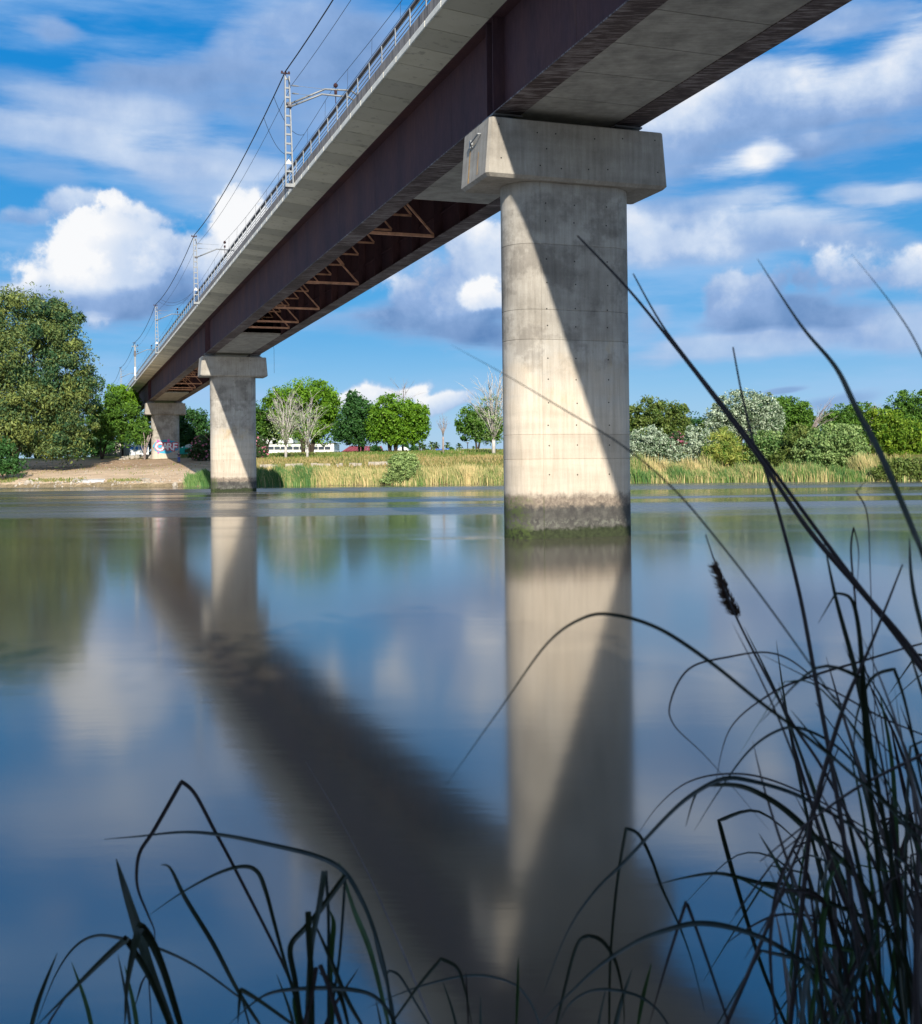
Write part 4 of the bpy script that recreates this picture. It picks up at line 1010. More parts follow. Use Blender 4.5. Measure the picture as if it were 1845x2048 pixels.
c_ = at(811, 893, 300); cr_ = empty('cypress_tree', (c_[0], 300, 5.2), 'dark pointed conifer beside the white domed tent', 'tree')
crown('crown', ell_px(300, [(811, 897, 7, 9), (810, 889, 4, 8)]), 900, .6, LM['deep'], cr_, cr=.35, clumps=22)

# ------------------------------------------------------------------ reeds and grass (uncountable)
def blades_mesh(name, x, y, z, h, w, lean, tint, mat, kind='stuff', bendx=None):
    n = len(x); a = rng.random(n)*2*np.pi; ux, uy = np.cos(a)*w*.5, np.sin(a)*w*.5*.4
    lx = lean[:, 0]*h; ly = lean[:, 1]*h
    P0 = np.stack([x, y, z-.1], 1); Mid = np.stack([x+lx*.35, y+ly*.35, z+h*.55], 1); Top = np.stack([x+lx, y+ly, z+h*(1-.12*np.hypot(lean[:, 0], lean[:, 1]))], 1)
    U = np.stack([ux, uy, 0*ux], 1)
    V = np.stack([P0-U, P0+U, Mid+U*.8, Mid-U*.8, Top+U*.12, Top-U*.12], 1).reshape(-1, 3); I = np.arange(n)*6
    F = np.concatenate([np.stack([I, I+1, I+2, I+3], 1), np.stack([I+3, I+2, I+4, I+5], 1)])
    o = link(name, npmesh(name, V, F, np.concatenate([tint, tint])), mat); return tag(o, kind=kind)
def reed_bed(name, x0, x1, d0, d1, n, h0, h1, tmean, tsd, mat, wid=.10, label=None):
    nt_ = max(8, int((x1-x0)*1.1)); tx = rng.uniform(x0, x1, nt_); x = np.where(rng.random(n) < .68, tx[rng.integers(0, nt_, n)]+rng.normal(0, .42, n), rng.uniform(x0, x1, n)); d = d0+(d1-d0)*rng.random(n)
    cl = np.sin(x*.9+1.7*np.sin(d))*.5+np.sin(x*.31+2)*.5
    y = shore(x)+d/.94; z = terrain(x, y)
    h = (h0+(h1-h0)*rng.random(n)**1.4)*(1+.34*cl+.2*np.sin(x*2.3+d)); lean = np.stack([rng.normal(-.10, .14, n), rng.normal(-.03, .10, n)], 1)
    t = np.clip(rng.normal(tmean-.26+.34*cl*np.sin(x*.17+.6)+.16*np.sin(x*1.3), tsd+.08, n), 0, 1)
    o = blades_mesh(name, x, y, z, h, wid*(.6+.8*rng.random(n)), lean, t, mat)
    if label: tag(o, label, 'reeds')
xw = lambda u, Y=152: at(u, 930, Y)[0]
reed_bed('reed_bed', xw(512), xw(1010), -.2, 4.2, 14000, .8, 1.6, .78, .25, LM['reed'], .085)
reed_bed('reed_bed', xw(512), xw(1010), 3.6, 9, 7000, .45, 1.0, .82, .2, LM['reed'], .09)
reed_bed('green_reed_bed', xw(505), xw(620), -.3, 3.5, 4200, 1.0, 1.8, .4, .28, LM['reedgreen'], .10)
reed_bed('green_reed_bed', xw(362), xw(432), -.2, 2.6, 2600, .8, 1.5, .55, .3, LM['reedgreen'], .10)
reed_bed('reed_bed', xw(1240), xw(1860, 140), -.2, 3.0, 15000, .7, 1.5, .52, .28, LM['reed'], .085)
reed_bed('reed_bed', xw(1255), xw(1420), 2.0, 5.0, 3400, 1.4, 2.6, .80, .2, LM['reed'], .085)
reed_bed('reed_bed', xw(1700, 140), xw(1775, 140), 1.0, 4.0, 1800, 1.5, 2.8, .80, .2, LM['reed'], .085)
reed_bed('green_reed_bed', xw(1240), xw(1860, 140), 0, 3.2, 6500, .8, 1.7, .5, .3, LM['reedgreen'], .09)
def turf(n, x0, x1, d0, d1, h0, h1, tm, w=.10):
    x = rng.uniform(x0, x1, n); d = d0+(d1-d0)*rng.random(n)**1.2; y = shore(x)+d/.94; z = terrain(x, y)
    cl = np.sin(x*.23+1.1)*np.sin(d*.31)+.5*np.sin(x*.71+d*.2)
    blades_mesh('field_grass', x, y, z, h0+(h1-h0)*rng.random(n), np.full(n, w), np.stack([rng.normal(0, .3, n), rng.normal(0, .3, n)], 1), np.clip(rng.normal(tm, .22, n)+.22*cl, 0, 1), LM['turf'])
turf(8000, -34, 8, 6, 34, .15, .55, .66, .15); turf(8000, -36, 8, 30, 66, .15, .45, .18, .17)
turf(5000, 14, 62, 6, 40, .2, .7, .42, .16)
turf(3200, -62, -36, 38, 62, .1, .35, .30, .16)
turf(900, -84, -66, .6, 4.5, .15, .6, .35, .12); turf(500, -64, -54, 1.5, 3.6, .15, .5, .35, .12); turf(250, -50, -44, 1.5, 3.4, .12, .4, .4, .12)
turf(260, -74, -40, 8, 24, .1, .3, .4, .14)

# ------------------------------------------------------------------ buildings and things on the far bank
def pbox(mb, u0, u1, v0, v1, Y, depth, z0=None):
    a = at(u0, v1, Y); b = at(u1, v0, Y); zz0 = a[2] if z0 is None else z0
    mb.hexa([(a[0], Y, zz0), (b[0], Y, zz0), (b[0], Y+depth, zz0), (a[0], Y+depth, zz0), (a[0], Y, b[2]), (b[0], Y, b[2]), (b[0], Y+depth, b[2]), (a[0], Y+depth, b[2])])
def bld(name, u, Y, label, cat='building', z=5.3): return empty(name, (at(u, 900, Y)[0], Y, z), label, cat)
glass = simple('dark_window_glass', (.05, .06, .075), .15, 0, .3, .3)
b = bld('white_hall', 598, 262, 'long low white building with one dark window band behind the bare poplars')
m = MB(); pbox(m, 520, 668, 887, 906, 262, 12, 5.0); m.build('wall', M['white_paint'], b)
m = MB(); pbox(m, 518, 672, 885.5, 887.2, 261.6, 13); m.build('roof', M['concrete'], b)
for k in range(11):
    m = MB(); pbox(m, 524+k*12.6, 535+k*12.6, 893, 899, 261.88, .2); m.build('window', glass, b)
b = bld('white_warehouse', 560, 300, 'taller white warehouse end rising behind the long low white building')
m = MB(); pbox(m, 516, 586, 872, 906, 300, 20, 5.0); m.build('wall', M['white_paint'], b)
m = MB(); m.prism([at(514, 872, 299.5), at(588, 872, 299.5), at(551, 866, 299.5)], (0, 21, 0)); m.build('roof', M['white_paint'], b)
b = bld('red_roofed_building', 722, 282, 'low building with a big sloping maroon roof behind the park trees')
m = MB(); pbox(m, 684, 770, 903, 907, 282, 14, 5.0); m.build('wall', M['white_paint'], b)
redroof = simple('maroon_roof', (.30, .045, .045), .6, 0, .25, .8)
p0, p1_, p2_, p3_ = at(680, 905.5, 280), at(770, 904.5, 280), at(764, 892, 290), at(700, 892, 290)
nb_ = 12
for k in range(nb_):
    f0, f1 = k/nb_, (k+1)/nb_-.012
    q = [p0+(p1_-p0)*f0, p0+(p1_-p0)*f1, p3_+(p2_-p3_)*f1, p3_+(p2_-p3_)*f0]
    m = MB(); m.hexa([x-np.array([0, 0, .12]) for x in q]+q); m.build('roof_sheet', redroof, b)
b = bld('white_tent', 806, 290, 'white round topped tent right of the park trees', 'tent')
m = MB(); c = at(806, 906, 290); w = 12/FPX*290; hh = (at(806, 893, 290)-c)[2]
m.prism([c+np.array([w*math.cos(a), 0, hh*math.sin(a)]) for a in np.linspace(0, math.pi, 12)], (0, 8, 0)); m.build('canopy', M['white_paint'], b)
bluep = simple('blue_container_paint', (.015, .10, .55), .5, 0, .15, .5)
for (u0, u1, v0, lb) in ((873, 888, 897.6, 'left blue container beyond the field'), (891, 899, 897, 'right blue container beyond the field, with a pale patch')):
    b = bld('blue_container', (u0+u1)/2, 330, lb, 'container'); m = MB(); pbox(m, u0, u1, v0, 907, 330, 3, 5.1); m.build('body', bluep, b)
    m = MB(); pbox(m, u0+2, u0+5.5, v0+1.5, 905, 329.93, .05); m.build('door', simple('pale_blue_panel', (.25, .42, .70), .5) if u0 > 890 else bluep, b)
    for k in range(int((u1-u0)/1.6)):
        m = MB(); pbox(m, u0+.4+k*1.6, u0+1.0+k*1.6, v0+.3, 906, 329.9, .1); m.build('rib', bluep, b)
for (u0, u1, v0, Y, lb) in ((913, 945, 898, 360, 'low white building behind the lone palm'), (954, 981, 897.5, 370, 'second low white building, left of the tall bare tree')):
    b = bld('white_shed', (u0+u1)/2, Y, lb); m = MB(); pbox(m, u0, u1, v0, 907, Y, 10, 5.0); m.build('wall', M['white_paint'], b)
    m = MB(); pbox(m, u0-.6, u1+.6, v0-.8, v0+.2, Y-.5, 11); m.build('roof', M['concrete'], b)
    for k in range(4): m = MB(); pbox(m, u0+3+k*6.5, u0+6+k*6.5, v0+2.5, v0+4.5, Y-.06, .1); m.build('window', glass, b)
b = bld('bare_post', 936, 240, 'thin bare post standing in the field left of the tall bare tree', 'post')  # bare pole taken for a palm trunk with hidden crown, not a lamp
m = MB(); c = at(936, 905, 240); m.tube([(c[0], 240, 5.0), (c[0], 240, at(936, 886, 240)[2])], .09, 6); m.build('pole', M['bark'], b)
m = MB(); m.box((c[0], 240, at(936, 885.5, 240)[2]), (.25, 0, 0), (0, .12, 0), (0, 0, .1)); m.build('post_top', M['bark'], b)
# walls left
b = bld('white_wall', 222, 232, 'white panelled boundary wall in the shade under the left trees', 'wall', 4.9)
for k in range(8):
    m = MB(); pbox(m, 182+k*9.7, 191.2+k*9.7, 886, 906, 232+k*.25, .25, 4.6); m.build('panel', M['concrete'], b)
b = bld('painted_wall', 278, 228, 'white wall with blue graffiti between the left trees and the farthest pier', 'wall', 4.9)
gb = simple('graffiti_blue_paint', (.06, .22, .62), .7, 0, .4, 1.5)
for k in range(4):
    m = MB(); pbox(m, 259.5+k*9.6, 268.6+k*9.6, 890, 907, 228, .25, 4.6); o = m.build('panel', M['white_paint'], b)
    m = MB(); c = at(264+k*9.6, 896, 227.99); R = random.Random(k)
    m.prism([c+np.array([.42*math.cos(a)*R.uniform(.6, 1.1), 0, .42*math.sin(a)*R.uniform(.6, 1.1)]) for a in np.linspace(0, 2*math.pi, 10)[:-1]][::-1], (0, -.006, 0)); m.build('graffiti_patch', gb, b)
b = bld('graffiti_wall', 372, 222, 'wall sprayed turquoise and white just right of the farthest pier', 'wall', 4.9)
gt = simple('turquoise_paint', (.02, .42, .33), .7, 0, .35, 1.2)
for k in range(3):
    m = MB(); pbox(m, 356+k*11, 366.6+k*11, [895, 892, 893][k], 908, 222, .3, 4.6); m.build('panel', gt, b)
m = MB(); c = at(378, 892, 221.96); R = random.Random(4)
m.prism([c+np.array([.95*math.cos(a)*R.uniform(.7, 1.1), 0, .42*math.sin(a)*R.uniform(.6, 1.1)]) for a in np.linspace(0, 2*math.pi, 14)[:-1]][::-1], (0, -.02, 0)); m.build('graffiti_patch', M['white_paint'], b)
m = MB(); c = at(374, 901.5, 221.96); m.box(c, (.42, 0, 0), (0, .02, 0), (0, 0, .28)); m.build('graffiti_patch', M['dark'], b)
# rocks
def rock_mesh(seed, r):
    R = np.random.default_rng(seed); bm = MB()
    import bmesh
    b_ = bmesh.new(); bmesh.ops.create_icosphere(b_, subdivisions=1, radius=r)
    for v in b_.verts:
        k = 1+R.uniform(-.28, .25); v.co = Vector((v.co.x*k, v.co.y*k*.9, v.co.z*k*.68))
    me = bpy.data.meshes.new('rock'); b_.to_mesh(me); b_.free(); me.materials.append(M['rock']); return me
RM = [rock_mesh(i, 1.0) for i in range(6)]
rp = empty('rock_pile', at(278, 909, 203), 'heap of pale rubble at the left foot of the farthest pier', 'rock pile')
for k in range(90):
    u = random.uniform(240, 306); Y = random.uniform(199, 206); x = at(u, 905, Y)[0]; s = random.uniform(.14, .40)
    o = link('rock', RM[k % 6], None, rp); z = float(terrain(x, Y))+s*.3+random.random()*.55*max(0, 1-abs(u-285)/40)
    o.location = Vector((x, Y, z))-rp.location; o.scale = (s, s, s); o.rotation_euler = (random.random()*3, random.random()*3, random.random()*3)
sr = empty('shore_rocks', at(150, 965, 160), 'broken rocks strewn along the waterline below the sand bank', 'rocks')
for k in range(170):
    u = random.uniform(0, 372); d = abs(random.gauss(0, 1.6)); x = at(u, 965, 160)[0]; y = float(shore(x))+d; s = random.uniform(.08, .26)*(2.0 if k % 17 == 0 else 1)
    o = link('rock', RM[k % 6], None, sr); o.location = Vector((x, y, float(terrain(x, y))+s*.15))-sr.location; o.scale = (s, s, s*.8); o.rotation_euler = (random.random()*3, random.random()*3, random.random()*3)
lb = ['pale boulder with a pointed foot at the waterline below the middle of the sand', 'pale flat boulder at the top of the rocky edge, left part of the shore']
for k, (u, v, s) in enumerate(((297, 956, .62), (138, 958, .50))):
    x = at(u, v, 160)[0]; y = float(shore(x))+2.0; o = tag(link('boulder', RM[k], None), lb[k], 'rock'); o.location = (x, y, float(terrain(x, y))+.15); o.scale = (s*1.2, s, s)
ss = empty('slope_stones', at(200, 940, 172), 'scattered small stones and clods over the bare sandy slope', 'stones')
for k in range(130):
    u = random.uniform(60, 400); d = random.uniform(5, 30); x = at(u, 940, 172)[0]; y = float(shore(x))+d; s = random.uniform(.05, .17)
    o = link('stone', RM[k % 6], None, ss); o.location = Vector((x, y, float(terrain(x, y))+s*.2))-ss.location; o.scale = (s*1.3, s, s*.8); o.rotation_euler = (0, 0, random.random()*6)
# pale slatted mat lying on the shore
mt = empty('slatted_barrier', at(175, 963, 160), 'pale slatted fence panel lying on the shore below the sand', 'fence panel')
for k in range(22):
    u = 146+k*2.8; x = at(u, 962, 160)[0]; y = float(shore(x)); hh = 1.15-.035*max(0, 12-k)
    m = MB(); zt_ = float(terrain(x, y+1.6)); m.bar((x, y+.5, .22), (x+.05, y+2.2, zt_+hh*.35), .11, .05); m.build('slat', M['white_paint'], mt)
for f in (.25, .8):
    m = MB(); xa, xb = at(145, 962, 160)[0], at(206, 962, 160)[0]
    m.tube([(x, float(shore(x))+.5+1.7*f, .25+1.0*f) for x in np.linspace(xa, xb, 8)], .03, 5); m.build('crosspiece', M['galv'], mt)
# stone ledges in the field
for k, (u0, u1) in enumerate(((520, 555), (571, 606), (622, 661), (673, 686), (699, 724), (737, 776))):
    a = at(u0, 918, 171); b_ = at(u1, 918, 171); za = float(terrain((a[0]+b_[0])/2, 171))
    root = empty('stone_ledge', ((a[0]+b_[0])/2, 171, za), ['low stone ledge in the grass nearest the middle pier', 'low stone ledge below the left bare poplar', 'long low stone ledge below the dome tree trunks', 'shortest low stone ledge in the grass', 'low stone ledge below the dark pointed tree', 'longest low stone ledge, left of the round bush'][k], 'stone ledge', 'low stone ledges in the field')
    n = max(2, int((b_[0]-a[0])/.75)); w = (b_[0]-a[0])/n
    for j in range(n):
        m = MB(); h = .34+random.uniform(-.05, .08); m.box((a[0]+w*(j+.5), 171+random.uniform(-.05, .05), za+h*.4), (w*.48, 0, 0), (0, .3, 0), (0, 0, h)); m.build('stone', M['rock'], root)

# person by the farthest pier
def person():
    fx = at(358, 924, 186); x, y = fx[0], 186.0; z = float(terrain(x, y))
    root = empty('person', (x, y, z), 'person in dark top and bright blue trousers by the farthest pier, one arm held out', 'person')
    skin = simple('skin', (.42, .24, .17), .6); shirt = simple('dark_purple_shirt', (.055, .035, .075), .85); jean = simple('blue_trousers', (.02, .11, .48), .85); hair = simple('dark_hair', (.02, .015, .012), .7)
    def skinmesh(name, verts, edges, mat, rt=0):
        me = bpy.data.meshes.new(name); me.from_pydata([v[:3] for v in verts], edges, []); o = link(name, me, mat, root)
        md = o.modifiers.new('skin', 'SKIN'); lay = me.skin_vertices[0] if me.skin_vertices else None
        if lay is None:
            bpy.context.view_layer.update(); lay = me.skin_vertices[0] if me.skin_vertices else me.attributes and None
        if lay:
            for i, v in enumerate(verts): lay.data[i].radius = (v[3], v[4] if len(v) > 4 else v[3]); lay.data[i].use_root = (i == rt)
        sd = o.modifiers.new('subdivision', 'SUBSURF'); sd.levels = 1; sd.render_levels = 1
        return o
    body = [(0, 0, .93, .13, .10), (0, 0, 1.15, .13, .095), (0, 0, 1.36, .16, .10), (0, 0, 1.46, .06, .06), (0, -.01, 1.54, .055, .06), (0, -.015, 1.62, .078, .095), (0, -.01, 1.72, .06, .075),
            (-.10, 0, .86, .085), (-.12, 0, .48, .06), (-.13, .01, .10, .042), (-.13, -.13, .04, .04), (.10, 0, .86, .085), (.12, 0, .48, .06), (.13, .01, .10, .042), (.13, -.13, .04, .04),
            (-.20, 0, 1.40, .055), (-.46, -.05, 1.37, .042), (-.70, -.08, 1.42, .033), (-.78, -.09, 1.43, .035), (.20, 0, 1.40, .055), (.25, .02, 1.13, .042), (.24, -.06, .90, .033), (.24, -.08, .82, .035)]
    ed = [(0, 1), (1, 2), (2, 3), (3, 4), (4, 5), (5, 6), (0, 7), (7, 8), (8, 9), (9, 10), (0, 11), (11, 12), (12, 13), (13, 14), (2, 15), (15, 16), (16, 17), (17, 18), (2, 19), (19, 20), (20, 21), (21, 22)]
    skinmesh('body', body, ed, skin)
    g = .016
    skinmesh('trousers', [(0, 0, .96, .145, .115), (-.10, 0, .85, .10), (-.12, 0, .48, .076), (-.13, .01, .09, .07), (.10, 0, .85, .10), (.12, 0, .48, .076), (.13, .01, .09, .07)], [(0, 1), (1, 2), (2, 3), (0, 4), (4, 5), (5, 6)], jean)
    skinmesh('shirt', [(0, 0, .92, .150, .12), (0, 0, 1.15, .148, .112), (0, 0, 1.37, .175, .115), (-.20, 0, 1.40, .072), (-.36, -.03, 1.38, .060), (.20, 0, 1.40, .072), (.24, .01, 1.22, .060)], [(0, 1), (1, 2), (2, 3), (3, 4), (2, 5), (5, 6)], shirt)
    m = MB(); c = np.array([x, y, z])
    m.tube([c+np.array([0, .02, 1.60]), c+np.array([0, .02, 1.68]), c+np.array([0, .01, 1.76]), c+np.array([0, .0, 1.80])], [.085, .098, .075, .02], 10); m.build('hair', hair, root, True)
    for sx in (-.13, .13):
        m = MB(); m.box(c+np.array([sx, -.05, .04]), (.05, 0, 0), (0, .13, 0), (0, 0, .045)); m.build('shoe', hair, root)
person()

# ------------------------------------------------------------------ reeds and sedge on the near bank, in the shade of the trees behind
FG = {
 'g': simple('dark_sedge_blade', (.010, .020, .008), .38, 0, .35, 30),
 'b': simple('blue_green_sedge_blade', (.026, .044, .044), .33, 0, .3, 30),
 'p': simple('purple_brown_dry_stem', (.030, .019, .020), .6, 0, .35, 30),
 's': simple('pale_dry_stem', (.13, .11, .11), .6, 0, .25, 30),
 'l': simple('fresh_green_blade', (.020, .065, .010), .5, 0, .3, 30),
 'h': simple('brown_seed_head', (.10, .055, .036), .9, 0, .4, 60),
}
def spline(P, n=7):
    P = [np.asarray(p, float) for p in P]; out = []; Q = [P[0]]
    for i in range(1, len(P)-1):      # a sharp turn is a snapped blade: keep the kink
        a, b = P[i]-P[i-1], P[i+1]-P[i]; c = np.dot(a, b)/(np.linalg.norm(a)*np.linalg.norm(b)+1e-9)
        Q += [P[i], P[i]] if c < .45 else [P[i]]
    P = Q+[P[-1]]
    for i in range(len(P)-1):
        a = P[max(i-1, 0)]; b, c = P[i], P[i+1]; d = P[min(i+2, len(P)-1)]
        if np.linalg.norm(c-b) < 1e-6: out.append(b); continue
        for k in range(n):
            t = k/n; out.append(.5*((2*b)+(-a+c)*t+(2*a-5*b+4*c-d)*t*t+(-a+3*b-3*c+d)*t**3))
    out.append(P[-1]); keep = [out[0]]
    for q in out[1:]:
        if np.linalg.norm(q-keep[-1]) > 1e-6: keep.append(q)
    return keep
def ribbon(m, pts, wid, fold=.22):
    """a grass blade: V-folded ribbon, facing roughly towards the river path"""
    n = len(pts); b = len(m.v)
    for i, p in enumerate(pts):
        d = pts[min(i+1, n-1)]-pts[max(i-1, 0)]; d = d/(np.linalg.norm(d)+1e-9)
        view = p-CP; view = view/np.linalg.norm(view); tw = np.array([.25*math.sin(i*.35), .1, .2*math.cos(i*.3)])
        x = np.cross(d, view+tw); x = x/(np.linalg.norm(x)+1e-9); nn = np.cross(x, d); w = wid[i]*.5
        m.v += [tuple(p-x*w), tuple(p+nn*w*fold*2), tuple(p+x*w)]
    for i in range(n-1):
        q = b+3*i; m.f += [(q, q+1, q+4, q+3), (q+1, q+2, q+5, q+4)]
def blade(root, pts, w, Y0, Y1, mat='g', kind='blade', tip=True, start=None, n=7):
    """pts in photo pixels from base to tip; w = widest width in photo pixels; Y0, Y1 distance at base and tip"""
    sm = spline([np.array(p) for p in pts], n); L_ = len(sm); W3 = []
    for i, q in enumerate(sm):
        f = i/(L_-1); W3.append(at(q[0], q[1], Y0+(Y1-Y0)*f))
    # carry the blade down to the ground it grows from
    g = W3[0]; k = 5; gz = nbz(g[1]); dirv = W3[0]-W3[min(3, L_-1)]
    hor = np.array([dirv[0], dirv[1], 0]); hor = hor/(abs(dirv[2])+.05); hor = np.clip(hor, -.45, .45)
    if g[2] > gz: foot = [g+(hor*(g[2]-gz)*.7+np.array([0, 0, -(g[2]-gz+.03)]))*f for f in np.linspace(1, 0, k+1)[:-1]]
    else: foot = []
    W3 = foot+W3; m = MB(); N_ = len(W3); nf = len(foot)
    if kind == 'stem':
        m.tube(W3, [w/FPX*p[1]*.5*(1-.72*max(0, (i-nf)/(L_-1))**1.5) for i, p in enumerate(W3)], 6)
    else:
        wd = []
        for i, p in enumerate(W3):
            f = max(0, i-nf)/(L_-1); prof = min(1, .62+.9*f)*(1-max(0, (f-.45)/.55)**1.6*.93) if tip else .85
            wd.append(w/FPX*p[1]*prof)
        ribbon(m, W3, wd)
    return m.build('stem' if kind == 'stem' else 'leaf_blade', FG[mat], root)
def clump(u, Y, label):
    c = at(u, 2100, Y); return empty('reed_clump', (c[0], Y, nbz(Y)), label, 'reeds', 'reed clumps on the near bank')
ZA = lambda L: [(x*.4945, 1500+y*.4945) for x, y in L]
ZB = lambda L: [(850+x*.5467, 1500+y*.5467) for x, y in L]
DS = lambda L: [(x*1.0137, y*1.0137) for x, y in L]
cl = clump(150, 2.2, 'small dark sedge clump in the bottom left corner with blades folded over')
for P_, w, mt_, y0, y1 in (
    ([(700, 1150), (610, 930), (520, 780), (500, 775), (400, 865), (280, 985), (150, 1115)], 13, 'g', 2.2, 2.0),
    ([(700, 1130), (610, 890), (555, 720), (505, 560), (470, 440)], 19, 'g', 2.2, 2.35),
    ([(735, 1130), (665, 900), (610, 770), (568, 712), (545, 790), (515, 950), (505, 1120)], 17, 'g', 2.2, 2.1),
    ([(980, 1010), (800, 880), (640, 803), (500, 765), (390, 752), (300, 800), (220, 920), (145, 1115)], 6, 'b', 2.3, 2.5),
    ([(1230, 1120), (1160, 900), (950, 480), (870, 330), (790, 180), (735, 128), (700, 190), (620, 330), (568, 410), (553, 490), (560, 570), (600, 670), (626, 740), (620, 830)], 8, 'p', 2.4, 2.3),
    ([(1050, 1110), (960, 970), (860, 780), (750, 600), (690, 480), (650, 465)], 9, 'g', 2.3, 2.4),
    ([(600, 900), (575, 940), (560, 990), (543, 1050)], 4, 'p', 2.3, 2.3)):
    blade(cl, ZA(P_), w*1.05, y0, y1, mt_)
cl = clump(640, 2.1, 'dark sedge tuft with cut flat tops, bottom centre left')
for P_, w, mt_, y0, y1, tp in (
    ([(1590, 1110), (1560, 900), (1510, 720), (1460, 600), (1390, 490), (1280, 430), (1100, 385), (900, 345), (740, 333), (560, 350), (420, 362)], 9, 'b', 2.2, 2.4, True),
    ([(1210, 1060), (1150, 850), (1110, 700), (1075, 570), (1040, 492), (980, 472), (880, 500), (740, 575), (605, 668)], 8, 'g', 2.2, 2.2, True),
    ([(1245, 1110), (1250, 950), (1262, 780), (1290, 640), (1312, 490)], 12, 'g', 2.0, 2.1, False),
    ([(1215, 1110), (1195, 940), (1175, 800), (1235, 720), (1290, 655), (1397, 510)], 12, 'g', 2.1, 2.1, False),
    ([(1262, 1110), (1258, 900), (1250, 760), (1247, 655)], 13, 'g', 2.0, 2.0, False),
    ([(1465, 1115), (1400, 1000), (1330, 830), (1256, 665)], 9, 'g', 2.1, 2.1, True),
    ([(1330, 1110), (1330, 800), (1328, 640), (1318, 490)], 7, 'b', 2.2, 2.2, False),
    ([(1350, 1000), (1372, 850), (1385, 700), (1397, 515)], 6, 'b', 2.2, 2.2, False),
    ([(1570, 1100), (1500, 820), (1430, 640), (1372, 450)], 10, 'l', 2.3, 2.5, True),
    ([(1600, 1110), (1580, 1000), (1530, 820), (1500, 690)], 5, 'b', 2.3, 2.4, True),
    ([(1600, 1110), (1560, 1040), (1500, 990), (1400, 968), (1250, 965), (1110, 980), (1030, 1020), (925, 1112)], 8, 'b', 2.1, 2.0, True),
    ([(1190, 1115), (1050, 1015), (975, 970), (968, 1030), (962, 1108)], 8, 'g', 2.0, 2.0, True),
    ([(1380, 1115), (1330, 960), (1295, 870)], 10, 'p', 2.0, 2.0, False),
    ([(1410, 1115), (1370, 980), (1290, 900)], 8, 'g', 2.1, 2.1, True),
    ([(1230, 1115), (1262, 990), (1280, 880)], 9, 'p', 2.0, 2.0, False),
    ([(1340, 900), (1345, 780), (1350, 700), (1335, 650)], 10, 'l', 2.2, 2.2, True),
    ([(1200, 1110), (1190, 1040), (1185, 1000)], 6, 'l', 2.0, 2.0, True)):
    blade(cl, ZA(P_), w*1.1, y0, y1, mt_, tip=tp)
blade(cl, ZA([(1750, 1120), (1700, 990), (1640, 840), (1570, 680), (1480, 480), (1370, 270), (1238, 50)]), 5, 2.4, 2.8, 's', 'stem')
cl = clump(1050, 2.1, 'sparse low sedge in front of the pier reflection, bottom centre')
for P_, w, mt_, y0, y1 in (
    ([(60, 1080), (-30, 930), (-90, 830), (-130, 808), (-140, 840), (-115, 940)], 5, 'b', 2.3, 2.3),
    ([(-120, 1000), (-20, 860), (60, 765), (120, 800), (150, 890), (175, 1020)], 7, 'g', 2.1, 2.1),
    ([(425, 1020), (390, 930), (330, 860), (230, 828), (130, 830), (0, 860), (-110, 900), (-210, 945)], 5, 'b', 2.2, 2.4),
    ([(900, 1020), (850, 950), (780, 900), (680, 878), (600, 885), (530, 930), (488, 1010)], 6, 'b', 2.1, 2.1),
    ([(780, 1010), (800, 900), (830, 780)], 8, 'l', 2.2, 2.2), ([(335, 1010), (340, 880), (342, 755)], 6, 'l', 2.2, 2.2),
    ([(480, 1015), (550, 730), (600, 680), (650, 700), (700, 780), (725, 900), (730, 1010)], 8, 'g', 2.1, 2.2),
    ([(675, 1015), (680, 750), (705, 480), (737, 287), (785, 312), (830, 400), (870, 510), (930, 640), (980, 780), (1025, 960)], 7, 'g', 2.2, 2.3),
    ([(1112, 1000), (1010, 700), (957, 555), (880, 800), (820, 1010)], 7, 'p', 2.0, 2.0), ([(160, 1010), (155, 900), (150, 805)], 4, 'p', 2.2, 2.2)):
    blade(cl, ZB(P_), w, y0, y1, mt_)
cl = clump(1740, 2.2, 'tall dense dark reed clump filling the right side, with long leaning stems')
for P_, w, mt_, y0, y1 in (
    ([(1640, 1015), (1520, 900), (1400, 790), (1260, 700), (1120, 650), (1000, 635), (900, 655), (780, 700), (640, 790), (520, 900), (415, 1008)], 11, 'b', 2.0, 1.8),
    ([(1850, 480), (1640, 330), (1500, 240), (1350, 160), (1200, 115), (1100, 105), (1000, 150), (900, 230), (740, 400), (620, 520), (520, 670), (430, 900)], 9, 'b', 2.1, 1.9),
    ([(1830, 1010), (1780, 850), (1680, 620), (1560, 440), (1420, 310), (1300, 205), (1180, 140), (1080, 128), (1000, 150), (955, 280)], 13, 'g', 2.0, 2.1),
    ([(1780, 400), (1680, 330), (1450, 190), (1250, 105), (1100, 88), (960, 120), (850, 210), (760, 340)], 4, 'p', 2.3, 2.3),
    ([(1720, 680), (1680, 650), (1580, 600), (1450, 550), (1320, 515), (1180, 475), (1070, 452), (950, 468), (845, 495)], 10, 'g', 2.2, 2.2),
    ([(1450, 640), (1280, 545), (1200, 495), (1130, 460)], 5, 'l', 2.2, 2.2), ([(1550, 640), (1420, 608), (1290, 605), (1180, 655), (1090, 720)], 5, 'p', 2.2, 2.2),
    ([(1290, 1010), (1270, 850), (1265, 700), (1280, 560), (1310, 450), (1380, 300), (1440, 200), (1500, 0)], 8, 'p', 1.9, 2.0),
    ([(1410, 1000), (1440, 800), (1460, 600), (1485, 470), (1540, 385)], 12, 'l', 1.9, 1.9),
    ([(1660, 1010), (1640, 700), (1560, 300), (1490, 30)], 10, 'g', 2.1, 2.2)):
    blade(cl, ZB(P_), w, y0, y1, mt_)
